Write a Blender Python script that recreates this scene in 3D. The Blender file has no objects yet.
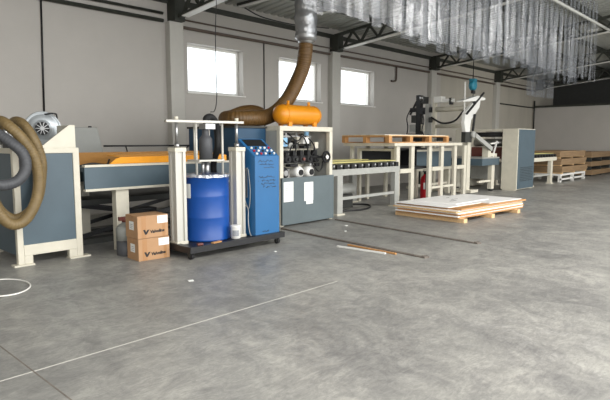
import bpy, bmesh, math, random
from mathutils import Vector, Matrix

C = bpy.context.scene.collection
PI = math.pi

# ------------------------------------------------------------------ camera, sky, light, exposure
H = 1.5
cam_d = bpy.data.cameras.new('camera')
cam = bpy.data.objects.new('camera', cam_d)
C.objects.link(cam)
cam_d.sensor_width = 36.0
cam_d.lens = 536.0 / 610.0 * 36.0
cam_d.clip_start = 0.05
cam_d.clip_end = 200
pitch = math.atan(59 / 536)
yaw = math.atan(505 / 539.2)
cam.location = (0, 0, H)
fw = Vector((math.cos(yaw) * math.cos(pitch), math.sin(yaw) * math.cos(pitch), -math.sin(pitch)))
cam.rotation_euler = fw.to_track_quat('-Z', 'Y').to_euler()
bpy.context.scene.camera = cam

w = bpy.data.worlds.new('sky')
bpy.context.scene.world = w
w.use_nodes = True
wn = w.node_tree.nodes
wn['Background'].inputs[0].default_value = (0.93, 0.97, 1.0, 1)
wn['Background'].inputs[1].default_value = 2.2


def area(name, loc, size, power, direction, col=(1, 1, 1)):
    d = bpy.data.lights.new(name, 'AREA')
    d.shape = 'RECTANGLE'
    d.size, d.size_y = size
    d.energy = power
    d.color = col
    o = bpy.data.objects.new(name, d)
    o.location = loc
    o.rotation_euler = Vector(direction).to_track_quat('-Z', 'Y').to_euler()
    C.objects.link(o)
    return o


# daylight entering through the open gates of the long side opposite and behind the camera
area('gate_daylight', (9, -9.0, 2.6), (26, 4.6), 950, (0, 1, -0.12), (1, 0.985, 0.955))
# added fill under the closed roof to brighten the floor; roof lights are assumed
area('roof_fill', (9, -1.5, 5.75), (30, 2.4), 2150, (0, 0.12, -1), (1, 0.99, 0.97))
area('rear_gate_daylight', (-5.5, -3.0, 2.6), (9, 4.4), 70, (1, 0.25, -0.1), (1, 0.985, 0.955))

vs = bpy.context.scene.view_settings
bpy.context.scene.display_settings.display_device = 'sRGB'
vs.view_transform = 'Standard'
vs.look = 'None'
vs.gamma = 1.0
vs.use_curve_mapping = False
vs.exposure = 0.35


# ------------------------------------------------------------------ materials
def lin(h):
    h = h.lstrip('#')
    v = [int(h[i:i + 2], 16) / 255 for i in (0, 2, 4)]
    return tuple(((c / 12.92) if c <= 0.04045 else ((c + 0.055) / 1.055) ** 2.4) for c in v) + (1,)


def mat(name, hexc, rough=0.5, metal=0.0, var=0.12, scale=6.0, bump=0.0, bscale=60.0, stretch=None, spec=0.5):
    m = bpy.data.materials.new(name)
    m.use_nodes = True
    nt = m.node_tree
    n, l = nt.nodes, nt.links
    b = n['Principled BSDF']
    b.inputs['Roughness'].default_value = rough
    b.inputs['Metallic'].default_value = metal
    b.inputs['Specular IOR Level'].default_value = spec
    c = lin(hexc)
    tc = n.new('ShaderNodeTexCoord')
    mp = n.new('ShaderNodeMapping')
    l.new(tc.outputs['Object'], mp.inputs['Vector'])
    if stretch:
        mp.inputs['Scale'].default_value = stretch
    nz = n.new('ShaderNodeTexNoise')
    nz.inputs['Scale'].default_value = scale
    nz.inputs['Detail'].default_value = 5
    nz.inputs['Roughness'].default_value = 0.65
    l.new(mp.outputs[0], nz.inputs['Vector'])
    cr = n.new('ShaderNodeValToRGB')
    cr.color_ramp.elements[0].position = 0.3
    cr.color_ramp.elements[1].position = 0.7
    cr.color_ramp.elements[0].color = tuple(x * (1 - var) for x in c[:3]) + (1,)
    cr.color_ramp.elements[1].color = tuple(min(1, x * (1 + var)) for x in c[:3]) + (1,)
    l.new(nz.outputs['Fac'], cr.inputs['Fac'])
    l.new(cr.outputs['Color'], b.inputs['Base Color'])
    if bump:
        nb = n.new('ShaderNodeTexNoise')
        nb.inputs['Scale'].default_value = bscale
        nb.inputs['Detail'].default_value = 3
        l.new(mp.outputs[0], nb.inputs['Vector'])
        bp = n.new('ShaderNodeBump')
        bp.inputs['Strength'].default_value = bump
        bp.inputs['Distance'].default_value = 0.02
        l.new(nb.outputs['Fac'], bp.inputs['Height'])
        l.new(bp.outputs['Normal'], b.inputs['Normal'])
    return m


M = {}
M['cream'] = mat('cream_paint', 'CFC9B8', 0.45, var=0.06)
M['bluegrey'] = mat('blue_grey_paint', '4A5A63', 0.45, var=0.07, scale=3)
M['panelgrey'] = mat('grey_sheet_panel', '5C676A', 0.5, var=0.07, scale=3)
M['lightgrey'] = mat('light_grey_paint', 'A2A29C', 0.5, var=0.07)
M['boxgrey'] = mat('grey_box_paint', '8C8D88', 0.5, var=0.05)
M['black'] = mat('black_paint', '1C1C1E', 0.45, var=0.2)
M['rubber'] = mat('black_rubber', '19191A', 0.7, var=0.2)
M['steel'] = mat('bare_steel', 'A9A9A8', 0.32, 0.85, var=0.1)
M['alu'] = mat('aluminium_profile', 'C2BFB6', 0.42, 0.2, var=0.05, stretch=(1, 1, 0.1))
M['railsteel'] = mat('worn_rail_steel', '706860', 0.7, 0.0, var=0.25)
M['endshade'] = mat('far_hall_shade', '3A3A38', 0.7, var=0.1)  # dark tone painting in the lack of light beyond the partition
M['castalu'] = mat('cast_aluminium', 'B4B9BC', 0.4, 0.5, var=0.08)
M['darksteel'] = mat('dark_steel', '3A3B38', 0.55, 0.3, var=0.2)
M['truss'] = mat('truss_paint', '34362F', 0.6, var=0.2)
M['blue'] = mat('machine_blue', '236091', 0.45, var=0.05, scale=3)
M['darkblue'] = mat('hood_blue', '17405C', 0.45, var=0.08)
M['drumblue'] = mat('drum_blue', '124894', 0.34, var=0.06, scale=3)
M['lightblue'] = mat('motor_light_blue', '8DBDE0', 0.4, var=0.06)
M['orange'] = mat('tank_orange', 'DE8E14', 0.38, var=0.06)
M['guard'] = mat('orange_guard', 'F0A012', 0.45, var=0.06)
M['guardbrown'] = mat('brown_guard_board', '9A6A26', 0.55, var=0.15, stretch=(1, 6, 6))
M['yellow'] = mat('pale_yellow_board', 'E9DE92', 0.5, var=0.06)
M['hose'] = mat('brown_hose', '75623F', 0.55, var=0.16, scale=9)
M['hosedark'] = mat('dark_brown_hose', '664A24', 0.5, var=0.2, scale=9)
M['hosegrey'] = mat('grey_hose', '48494C', 0.55, var=0.12)
M['wood'] = mat('pine_wood', 'BC8A56', 0.6, var=0.18, scale=5, stretch=(1, 8, 8))
M['woodpale'] = mat('pale_wood', 'DDB98A', 0.6, var=0.14, scale=5, stretch=(1, 8, 8))
M['chipboard'] = mat('brown_board', '957A5A', 0.65, var=0.25, scale=4, stretch=(0.6, 0.6, 14))
M['card'] = mat('cardboard', 'AF8863', 0.7, var=0.07, scale=3)
M['tape'] = mat('packing_tape', 'A87C52', 0.3, var=0.05)
M['paper'] = mat('white_paper', 'E9E8E4', 0.6, var=0.03)
M['white'] = mat('white_coated_board', 'F6F4F1', 0.4, var=0.03)
M['ink'] = mat('black_ink', '1A1718', 0.5, var=0.1)
M['red'] = mat('red_paint', 'B81A24', 0.35, var=0.06)
M['darkred'] = mat('dark_red_cover', '6A3A32', 0.5, var=0.1)
M['teal'] = mat('teal_paint', '2A7F94', 0.4, var=0.1)
M['pipebrown'] = mat('brown_pipe', '5E5148', 0.55, var=0.15)
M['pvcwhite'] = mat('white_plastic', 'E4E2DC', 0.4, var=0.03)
M['dust'] = mat('grey_print', '8E9094', 0.6, var=0.3, scale=60)
M['lampglass'] = mat('lamp_diffuser_off', 'D9D8D2', 0.3, var=0.03)


def foil_mat(name, alpha, hexc, rough, bump, bscale, gloss=0.6):
    m = bpy.data.materials.new(name)
    m.use_nodes = True
    nt = m.node_tree
    n, l = nt.nodes, nt.links
    n.remove(n['Principled BSDF'])
    out = n['Material Output']
    tr = n.new('ShaderNodeBsdfTransparent')
    tr.inputs[0].default_value = (0.93, 0.94, 0.95, 1)
    gl = n.new('ShaderNodeBsdfGlossy')
    gl.inputs['Roughness'].default_value = rough
    gl.inputs[0].default_value = (0.9, 0.9, 0.9, 1)
    df = n.new('ShaderNodeBsdfTranslucent')
    df.inputs[0].default_value = lin(hexc)
    df2 = n.new('ShaderNodeBsdfDiffuse')
    df2.inputs[0].default_value = lin(hexc)
    tc = n.new('ShaderNodeTexCoord')
    mp = n.new('ShaderNodeMapping')
    mp.inputs['Scale'].default_value = (1, 1, 0.55)
    l.new(tc.outputs['Object'], mp.inputs['Vector'])
    nb = n.new('ShaderNodeTexNoise')
    nb.inputs['Scale'].default_value = bscale
    nb.inputs['Detail'].default_value = 3
    l.new(mp.outputs[0], nb.inputs['Vector'])
    bp = n.new('ShaderNodeBump')
    bp.inputs['Strength'].default_value = bump
    bp.inputs['Distance'].default_value = 0.08
    l.new(nb.outputs['Fac'], bp.inputs['Height'])
    l.new(bp.outputs['Normal'], gl.inputs['Normal'])
    m0 = n.new('ShaderNodeMixShader')
    m0.inputs[0].default_value = 0.5
    l.new(df.outputs[0], m0.inputs[1])
    l.new(df2.outputs[0], m0.inputs[2])
    m1 = n.new('ShaderNodeMixShader')
    m1.inputs[0].default_value = gloss
    l.new(m0.outputs[0], m1.inputs[1])
    l.new(gl.outputs[0], m1.inputs[2])
    m2 = n.new('ShaderNodeMixShader')
    m2.inputs[0].default_value = alpha
    l.new(tr.outputs[0], m2.inputs[1])
    l.new(m1.outputs[0], m2.inputs[2])
    l.new(m2.outputs[0], out.inputs['Surface'])
    return m


M['pvc'] = foil_mat('clear_pvc_strip', 0.40, 'A0A2A6', 0.22, 0.6, 1.8, 0.24)
M['pvcdusty'] = foil_mat('dusty_pvc_strip', 0.38, '8C9096', 0.3, 0.08, 2.0, 0.12)
M['pvcsmooth'] = foil_mat('smooth_pvc_strip', 0.34, '9A9CA0', 0.24, 0.08, 2.5, 0.16)
M['bag'] = foil_mat('clear_plastic_bag', 0.75, 'DDE4EA', 0.15, 0.6, 14.0)
M['ductfoil'] = foil_mat('duct_plastic_wrap', 0.75, 'B4B6B8', 0.22, 0.35, 7.0, 0.4)

# glass
g = bpy.data.materials.new('window_glass')
g.use_nodes = True
nt = g.node_tree
nt.nodes.remove(nt.nodes['Principled BSDF'])
_t = nt.nodes.new('ShaderNodeBsdfTransparent')
_t.inputs[0].default_value = (0.97, 0.98, 0.98, 1)
_g = nt.nodes.new('ShaderNodeBsdfGlossy')
_g.inputs['Roughness'].default_value = 0.05
_m = nt.nodes.new('ShaderNodeMixShader')
_m.inputs[0].default_value = 0.06
nt.links.new(_t.outputs[0], _m.inputs[1])
nt.links.new(_g.outputs[0], _m.inputs[2])
nt.links.new(_m.outputs[0], nt.nodes['Material Output'].inputs['Surface'])
M['glass'] = g


def floor_mat():
    m = bpy.data.materials.new('polished_concrete')
    m.use_nodes = True
    nt = m.node_tree
    n, l = nt.nodes, nt.links
    b = n['Principled BSDF']
    tc = n.new('ShaderNodeTexCoord')

    def noise(sc, det, rough=0.6, dist=0.0, src=None):
        x = n.new('ShaderNodeTexNoise')
        x.inputs['Scale'].default_value = sc
        x.inputs['Detail'].default_value = det
        x.inputs['Roughness'].default_value = rough
        x.inputs['Distortion'].default_value = dist
        l.new(src or tc.outputs['Object'], x.inputs['Vector'])
        return x

    def ramp(fac, p0, c0, p1, c1):
        r = n.new('ShaderNodeValToRGB')
        r.color_ramp.elements[0].position = p0
        r.color_ramp.elements[1].position = p1
        r.color_ramp.elements[0].color = c0
        r.color_ramp.elements[1].color = c1
        l.new(fac, r.inputs['Fac'])
        return r.outputs['Color']

    def mix(t, fac, a, c):
        x = n.new('ShaderNodeMix')
        x.data_type = 'RGBA'
        x.blend_type = t
        if isinstance(fac, float):
            x.inputs['Factor'].default_value = fac
        else:
            l.new(fac, x.inputs['Factor'])
        l.new(a, x.inputs['A'])
        l.new(c, x.inputs['B'])
        return x.outputs['Result']

    base = ramp(noise(0.55, 7, 0.62, 0.4).outputs['Fac'], 0.32, lin('7D7C79'), 0.70, lin('A3A19B'))
    sw = ramp(noise(2.6, 7, 0.75, 1.6).outputs['Fac'], 0.40, (0.78, 0.78, 0.79, 1), 0.60, (1.14, 1.14, 1.12, 1))
    c1 = mix('MULTIPLY', 0.8, base, sw)
    fine = ramp(noise(9, 6, 0.8, 1.2).outputs['Fac'], 0.35, (0.82, 0.82, 0.82, 1), 0.68, (1.14, 1.14, 1.13, 1))
    c2 = mix('MULTIPLY', 0.8, c1, fine)
    # arcs left by the power float
    mp = n.new('ShaderNodeMapping')
    mp.inputs['Rotation'].default_value = (0, 0, 0.6)
    l.new(tc.outputs['Object'], mp.inputs['Vector'])
    wv = n.new('ShaderNodeTexWave')
    wv.wave_type = 'RINGS'
    wv.rings_direction = 'Z'
    wv.inputs['Scale'].default_value = 1.1
    wv.inputs['Distortion'].default_value = 14
    wv.inputs['Detail'].default_value = 4
    wv.inputs['Detail Scale'].default_value = 0.7
    l.new(mp.outputs[0], wv.inputs['Vector'])
    ws = ramp(wv.outputs['Fac'], 0.35, (0.90, 0.90, 0.90, 1), 0.8, (1.07, 1.07, 1.06, 1))
    c3 = mix('MULTIPLY', 0.4, c2, ws)
    # pale rubbed patches
    pf = n.new('ShaderNodeMath')
    pf.operation = 'MULTIPLY'
    a = ramp(noise(0.35, 3, 0.5).outputs['Fac'], 0.52, (0, 0, 0, 1), 0.68, (1, 1, 1, 1))
    bb = ramp(noise(5.5, 6, 0.8, 1.0).outputs['Fac'], 0.5, (0, 0, 0, 1), 0.72, (1, 1, 1, 1))
    l.new(a, pf.inputs[0])
    l.new(bb, pf.inputs[1])
    rgb = n.new('ShaderNodeRGB')
    rgb.outputs[0].default_value = lin('C2C0BA')
    pf2 = n.new('ShaderNodeMath')
    pf2.operation = 'MULTIPLY'
    pf2.inputs[1].default_value = 0.6
    l.new(pf.outputs[0], pf2.inputs[0])
    c4 = mix('MIX', pf2.outputs[0], c3, rgb.outputs[0])
    # scuffs dragged across the slab and small crescent marks
    mp2 = n.new('ShaderNodeMapping')
    mp2.inputs['Rotation'].default_value = (0, 0, -0.5)
    mp2.inputs['Scale'].default_value = (1.0, 3.2, 1.0)
    l.new(tc.outputs['Object'], mp2.inputs['Vector'])
    scf = ramp(noise(5.0, 7, 0.8, 2.6, mp2.outputs[0]).outputs['Fac'], 0.40, (0.74, 0.74, 0.75, 1), 0.60, (1.16, 1.16, 1.15, 1))
    c4 = mix('MULTIPLY', 0.6, c4, scf)
    blot = ramp(noise(0.9, 4, 0.6, 0.8).outputs['Fac'], 0.30, (0.74, 0.74, 0.76, 1), 0.46, (1.0, 1.0, 1.0, 1))
    c4 = mix('MULTIPLY', 0.7, c4, blot)
    l.new(c4, b.inputs['Base Color'])
    rr = n.new('ShaderNodeMapRange')
    rr.inputs['To Min'].default_value = 0.30
    rr.inputs['To Max'].default_value = 0.55
    l.new(noise(2.2, 6, 0.7, 1.0).outputs['Fac'], rr.inputs['Value'])
    l.new(rr.outputs[0], b.inputs['Roughness'])
    b.inputs['Specular IOR Level'].default_value = 0.45
    bp = n.new('ShaderNodeBump')
    bp.inputs['Strength'].default_value = 0.08
    bp.inputs['Distance'].default_value = 0.01
    l.new(noise(18, 4).outputs['Fac'], bp.inputs['Height'])
    l.new(bp.outputs['Normal'], b.inputs['Normal'])
    return m


M['floor'] = floor_mat()
M['wall'] = mat('painted_wall', 'B3AEA7', 0.7, var=0.035, scale=1.2, bump=0.05, bscale=30)
M['wallstain'] = mat('streaked_wall', 'AFA99C', 0.75, var=0.08, scale=1.1, stretch=(1.2, 1.2, 0.25), bump=0.05)
M['columnpaint'] = mat('column_paint', 'B9B6AE', 0.6, var=0.03)
M['roofsheet'] = mat('roof_sheet', 'A9AAA4', 0.5, 0.1, var=0.05, scale=2)


# ------------------------------------------------------------------ mesh builder
class MB:
    def __init__(self):
        self.bm = bmesh.new()

    def box(self, x0, x1, y0, y1, z0, z1, rz=0, piv=None):
        vs_ = [Vector((x, y, z)) for z in (z0, z1) for y in (y0, y1) for x in (x0, x1)]
        if rz:
            p = Vector(piv) if piv else Vector(((x0 + x1) / 2, (y0 + y1) / 2, 0))
            R = Matrix.Rotation(rz, 3, 'Z')
            vs_ = [R @ (v - Vector((p.x, p.y, 0))) + Vector((p.x, p.y, 0)) for v in vs_]
        b = [self.bm.verts.new(v) for v in vs_]
        for f in ((0, 2, 3, 1), (4, 5, 7, 6), (0, 1, 5, 4), (2, 6, 7, 3), (0, 4, 6, 2), (1, 3, 7, 5)):
            self.bm.faces.new([b[i] for i in f])
        return self

    def prism(self, pts, ext):
        e = Vector(ext)
        a = [self.bm.verts.new(Vector(p)) for p in pts]
        b = [self.bm.verts.new(Vector(p) + e) for p in pts]
        k = len(pts)
        self.bm.faces.new(a)
        self.bm.faces.new(list(reversed(b)))
        for i in range(k):
            self.bm.faces.new([a[i], b[i], b[(i + 1) % k], a[(i + 1) % k]])
        return self

    def bar(self, p0, p1, wd, ht=None):
        ht = ht or wd
        p0, p1 = Vector(p0), Vector(p1)
        d = (p1 - p0).normalized()
        up = Vector((0, 0, 1)) if abs(d.z) < 0.99 else Vector((0, 1, 0))
        s = d.cross(up).normalized()
        u = s.cross(d)
        q = [s * wd / 2 + u * ht / 2, -s * wd / 2 + u * ht / 2, -s * wd / 2 - u * ht / 2, s * wd / 2 - u * ht / 2]
        return self.prism([p0 + x for x in q], p1 - p0)

    def cyl(self, p0, p1, r, r2=None, seg=20, cap=True):
        r2 = r if r2 is None else r2
        p0, p1 = Vector(p0), Vector(p1)
        d = (p1 - p0).normalized()
        up = Vector((0, 0, 1)) if abs(d.z) < 0.99 else Vector((0, 1, 0))
        s = d.cross(up).normalized()
        u = s.cross(d)
        A, B = [], []
        for i in range(seg):
            t = 2 * PI * i / seg
            v = s * math.cos(t) + u * math.sin(t)
            A.append(self.bm.verts.new(p0 + v * r))
            B.append(self.bm.verts.new(p1 + v * r2))
        for i in range(seg):
            f = self.bm.faces.new([A[i], A[(i + 1) % seg], B[(i + 1) % seg], B[i]])
            f.smooth = True
        if cap:
            self.bm.faces.new(list(reversed(A)))
            self.bm.faces.new(B)
        return self

    def lathe(self, base, axis, prof, seg=28):
        """prof: list of (distance along axis, radius)"""
        base, d = Vector(base), Vector(axis).normalized()
        up = Vector((0, 0, 1)) if abs(d.z) < 0.99 else Vector((0, 1, 0))
        s = d.cross(up).normalized()
        u = s.cross(d)
        rings = []
        for h, r in prof:
            rings.append([self.bm.verts.new(base + d * h + (s * math.cos(2 * PI * i / seg) + u * math.sin(2 * PI * i / seg)) * max(r, 1e-4)) for i in range(seg)])
        for a, b in zip(rings, rings[1:]):
            for i in range(seg):
                f = self.bm.faces.new([a[i], a[(i + 1) % seg], b[(i + 1) % seg], b[i]])
                f.smooth = True
        self.bm.faces.new(list(reversed(rings[0])))
        self.bm.faces.new(rings[-1])
        return self

    def tube(self, pts, r, seg=12, sub=8, rib=0.0, pitch_=0.05):
        P = [Vector(p) for p in pts]
        path = []
        if len(P) > 2:
            Q = [P[0] * 2 - P[1]] + P + [P[-1] * 2 - P[-2]]
            for i in range(1, len(Q) - 2):
                n = sub
                if rib:
                    n = max(sub, int((Q[i + 1] - Q[i]).length / pitch_ * 4))
                for k in range(n):
                    t = k / n
                    a, b, c, d = Q[i - 1], Q[i], Q[i + 1], Q[i + 2]
                    path.append(0.5 * ((2 * b) + (c - a) * t + (2 * a - 5 * b + 4 * c - d) * t * t + (3 * b - a - 3 * c + d) * t ** 3))
            path.append(P[-1])
        else:
            path = P
        prev = None
        s = None
        L = 0
        for i, p in enumerate(path):
            d = (path[min(i + 1, len(path) - 1)] - path[max(i - 1, 0)]).normalized()
            if s is None:
                up = Vector((0, 0, 1)) if abs(d.z) < 0.9 else Vector((1, 0, 0))
                s = d.cross(up).normalized()
            else:
                s = (s - d * s.dot(d)).normalized()
            u = s.cross(d)
            if i:
                L += (p - path[i - 1]).length
            rr = r * (1 + rib * math.sin(2 * PI * L / pitch_)) if rib else r
            ring = [self.bm.verts.new(p + (s * math.cos(2 * PI * k / seg) + u * math.sin(2 * PI * k / seg)) * rr) for k in range(seg)]
            if prev:
                for k in range(seg):
                    f = self.bm.faces.new([prev[k], prev[(k + 1) % seg], ring[(k + 1) % seg], ring[k]])
                    f.smooth = True
            else:
                self.bm.faces.new(list(reversed(ring)))
            prev = ring
        self.bm.faces.new(prev)
        return self

    def build(self, name, m, parent=None, bevel=0.0):
        bmesh.ops.recalc_face_normals(self.bm, faces=self.bm.faces[:])
        me = bpy.data.meshes.new(name)
        cs = [v.co for v in self.bm.verts]
        if parent is None:
            lo = Vector((min(c.x for c in cs), min(c.y for c in cs), min(c.z for c in cs)))
            hi = Vector((max(c.x for c in cs), max(c.y for c in cs), max(c.z for c in cs)))
            org = Vector(((lo.x + hi.x) / 2, (lo.y + hi.y) / 2, lo.z))
        else:
            org = Vector(parent['org'])
        for v in self.bm.verts:
            v.co -= org
        self.bm.to_mesh(me)
        self.bm.free()
        me.materials.append(m if not isinstance(m, str) else M[m])
        o = bpy.data.objects.new(name, me)
        C.objects.link(o)
        if parent is None:
            o.location = org
            o['org'] = list(org)
        else:
            o.parent = parent
            if parent.type == 'MESH' or parent.parent is not None:
                # parts share their thing's origin
                pass
            o['org'] = list(org)
        if bevel:
            b = o.modifiers.new('bevel', 'BEVEL')
            b.width = bevel
            b.segments = 2
            b.limit_method = 'ANGLE'
        return o


def thing(name, label, cat, loc, group=None):
    o = bpy.data.objects.new(name, None)
    o.empty_display_size = 0.1
    C.objects.link(o)
    o.location = loc
    o['org'] = list(loc)
    o['label'] = label
    o['category'] = cat
    if group:
        o['group'] = group
    return o


def tag(o, label, cat, group=None):
    o['label'] = label
    o['category'] = cat
    if group:
        o['group'] = group
    return o


def struct(o):
    o['kind'] = 'structure'
    return o


def dup(root, delta, label=None):
    r = root.copy()
    C.objects.link(r)
    r.location = Vector(root.location) + Vector(delta)
    if label:
        r['label'] = label
    for ch in list(root.children):
        c = ch.copy()
        C.objects.link(c)
        c.parent = r
        for gch in list(ch.children):
            d = gch.copy()
            C.objects.link(d)
            d.parent = c
    return r


def text_mesh(mb, s, size, origin, xdir, zdir, thick=0.002, bold=0.0, shear=0.0):
    cu = bpy.data.curves.new('lettering', 'FONT')
    cu.body = s
    cu.size = size
    cu.offset = bold
    cu.shear = shear
    cu.extrude = 0.0
    cu.resolution_u = 2
    o = bpy.data.objects.new('lettering', cu)
    C.objects.link(o)
    dg = bpy.context.evaluated_depsgraph_get()
    dg.update()
    me = bpy.data.meshes.new_from_object(o.evaluated_get(dg))
    xd, zd = Vector(xdir).normalized(), Vector(zdir).normalized()
    og = Vector(origin)
    vv = [mb.bm.verts.new(og + xd * v.co.x + zd * v.co.y) for v in me.vertices]
    for p in me.polygons:
        try:
            mb.bm.faces.new([vv[i] for i in p.vertices])
        except ValueError:
            pass
    bpy.data.objects.remove(o)
    bpy.data.curves.remove(cu)
    bpy.data.meshes.remove(me)
    return mb


random.seed(4)
WY = 10.6          # inner face of the long wall
XE = 28.7          # partition at the far end


def zt(y, z0):     # heights that follow the roof pitch
    return z0 + 0.10 * (WY - y)


# ================================================================== the setting
struct(MB().box(-7, 42, -9.5, 11.0, -0.2, 0).build('floor', 'floor'))

# long wall with three windows
WIN = [(7.36, 9.03), (10.29, 12.0), (12.93, 14.64)]
ZB, ZTOP = 2.63, 3.75
wb = MB()
xs = [-7] + [v for p in WIN for v in p] + [XE + 14]
wb.box(-7, 19.0, WY, WY + 0.35, 0, ZB)
wb.box(-7, 19.0, WY, WY + 0.35, ZTOP, 5.0)
cuts = [(-7, WIN[0][0]), (WIN[0][1], WIN[1][0]), (WIN[1][1], WIN[2][0]), (WIN[2][1], 19.0)]
for a, b in cuts:
    wb.box(a, b, WY, WY + 0.35, ZB, ZTOP)
wl = struct(wb.build('wall_left', 'wall'))
struct(MB().box(19.0, 42, WY, WY + 0.35, 0, 5.0).build('wall_left_end', 'wallstain'))
for i, (a, b) in enumerate(WIN):
    f = MB()
    y0, y1 = WY + 0.20, WY + 0.27
    t = 0.06
    f.box(a, a + t, y0, y1, ZB, ZTOP).box(b - t, b, y0, y1, ZB, ZTOP)
    f.box(a + t, b - t, y0, y1, ZB, ZB + t).box(a + t, b - t, y0, y1, ZTOP - t, ZTOP)
    fr = f.build('window_%d' % (i + 1), 'pvcwhite')
    struct(fr)
    MB().box(a + t, b - t, y0 + 0.03, y0 + 0.036, ZB + t, ZTOP - t).build('window_pane', 'glass', fr)
    MB().box(a - 0.04, b + 0.04, WY - 0.05, WY + 0.20, ZB - 0.03, ZB).build('window_sill', 'pvcwhite', fr)

# partition at the far end, low, with the dark hall behind it
struct(MB().box(XE, XE + 0.25, -9.5, WY, 0, 3.2).build('wall_far', 'wall'))
struct(MB().box(41.7, 42, -9.5, WY, 0, 7.0).build('wall_end', 'endshade'))
# added wall in a dark colour, painting in shade behind the partition
struct(MB().box(31.5, 31.8, -9.5, WY, 0, 4.75).build('wall_shade', 'endshade'))
struct(MB().box(-7.2, -7, -9.5, WY, 0, 7.0).build('wall_rear', 'wall'))
struct(MB().box(19, 42, -9.7, -9.5, 0, 7.0).build('wall_right', 'wall'))

# roof sheet: trapezoid ribs running down the slope
bm = bmesh.new()
prev = None
x = -7.0
ribs = []
while x < 42:
    for dx, dz in ((0, 0), (0.14, 0), (0.17, 0.045), (0.22, 0.045), (0.25, 0)):
        ribs.append((x + dx, dz))
    x += 0.25
for (xx, dz) in ribs:
    a = bm.verts.new((xx, 11.0, zt(11.0, 4.80) + dz))
    b = bm.verts.new((xx, -9.7, zt(-9.7, 4.80) + dz))
    if prev:
        bm.faces.new((prev[0], a, b, prev[1]))
    prev = (a, b)
top = [bm.verts.new(p) for p in ((-7, 11, zt(11, 4.95)), (42, 11, zt(11, 4.95)), (42, -9.7, zt(-9.7, 4.95)), (-7, -9.7, zt(-9.7, 4.95)))]
bm.faces.new(top)
mb = MB()
mb.bm.free()
mb.bm = bm
struct(mb.build('ceiling', 'roofsheet'))

# columns on the wall
COLX = [1.4, 6.97, 12.5, 18.2, 23.9]
for i, cx_ in enumerate(COLX):
    struct(MB().box(cx_ - 0.18, cx_ + 0.18, WY - 0.18, WY, 0, 4.12).build('trim_%d' % (i + 1), 'columnpaint', None, 0.01))

# roof trusses (lattice, dark; white strip under the lower chord paints in light caught there)
tn = 6
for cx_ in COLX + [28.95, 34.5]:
    t = MB()
    ya, yb = WY - 0.02, -9.0
    t.bar((cx_, ya, zt(ya, 4.18)), (cx_, yb, zt(yb, 4.18)), 0.12, 0.07)
    t.bar((cx_, ya, zt(ya, 4.58)), (cx_, yb, zt(yb, 4.58)), 0.12, 0.07)
    yy = ya - 0.1
    k = 0
    t.box(cx_ - 0.13, cx_ + 0.13, ya - 0.3, ya, 4.12, 4.60)
    yy = ya - 0.45
    while yy > yb + 0.5:
        t.bar((cx_, yy, zt(yy, 4.2)), (cx_, yy - 0.3, zt(yy - 0.3, 4.57)), 0.07, 0.05)
        t.bar((cx_, yy - 0.3, zt(yy - 0.3, 4.57)), (cx_, yy - 0.6, zt(yy - 0.6, 4.2)), 0.07, 0.05)
        yy -= 0.6
    o = struct(t.build('trim_%d' % tn, 'truss'))
    MB().bar((cx_ + 0.0, ya - 0.5, zt(ya - 0.5, 4.135)), (cx_, yb, zt(yb, 4.135)), 0.18, 0.02).build('lit_flange', 'pvcwhite', o)
    tn += 1
# purlins
for y in (9.1, 7.75, 6.4, 5.05, 3.7, 2.35, 1.0, -0.35, -1.7, -3.05, -4.4, -5.75, -7.1, -8.45):
    struct(MB().box(-7, 41.7, y - 0.04, y + 0.04, zt(y, 4.63), zt(y, 4.79)).build('trim_%d' % tn, 'truss'))
    tn += 1
# eaves beam
struct(MB().box(-7, 41.7, WY - 0.08, WY, 4.52, 4.63).build('trim_%d' % tn, 'truss'))
tn += 1
# gutter rail on the far partition
struct(MB().box(XE - 0.06, XE, -9.4, WY - 0.02, 3.2, 3.3).build('trim_%d' % tn, 'truss'))
tn += 1

# floor joints
struct(MB().box(1.237, 1.246, -4, 7.5, 0.0, 0.0015).build('trim_%d' % tn, 'railsteel'))
tn += 1
struct(MB().box(-2, 4.35, 3.594, 3.606, 0.0, 0.0015).build('trim_%d' % tn, 'columnpaint'))
tn += 1


# ================================================================== on the wall
def pipe(name, pts, r, m, label, cat='pipe', seg=8, grp=None):
    t_ = MB()
    for a, b in zip(pts, pts[1:]):
        t_.cyl(a, b, r, seg=seg)
    return tag(t_.build(name, m), label, cat, grp)


yw = WY - 0.07
pipe('wall_pipe', [(7.2, yw, 4.05), (28.6, yw, 4.05)], 0.035, 'pipebrown', 'long thick brown pipe running along the wall above the windows')
pipe('wall_pipe', [(7.2, yw, 4.22), (28.6, yw, 4.22)], 0.018, 'pipebrown', 'thin pipe just above the thick brown pipe on the wall')
pipe('wall_pipe', [(-6.5, yw, 4.12), (6.7, yw, 4.12)], 0.04, 'truss', 'dark pipe along the wall top left of the first column')
pipe('wall_pipe', [(-6.5, yw, 4.28), (6.7, yw, 4.28)], 0.03, 'truss', 'upper dark pipe on the wall left of the first column')
pipe('cable_conduit', [(4.15, WY - 0.02, 4.1), (4.10, WY - 0.02, 1.95)], 0.018, 'black', 'black vertical cable on the bare wall above the blower', 'cable')
pipe('drain_pipe', [(7.2, WY - 0.05, 4.1), (7.2, WY - 0.05, 1.3)], 0.03, 'black', 'black downpipe beside the first wall column', 'pipe')
pipe('cable_conduit', [(9.73, WY - 0.02, 4.05), (9.73, WY - 0.02, 1.6)], 0.014, 'darksteel', 'thin dark conduit between the first and second windows', 'cable')
t_ = MB().tube([(15.85, WY - 0.06, 4.05), (15.85, WY - 0.06, 3.75), (15.83, WY - 0.06, 3.58), (15.7, WY - 0.06, 3.53), (15.55, WY - 0.06, 3.53)], 0.03, 8)
tag(t_.build('bent_pipe', 'pipebrown'), 'brown J-shaped pipe hanging right of the third window', 'pipe')
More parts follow.
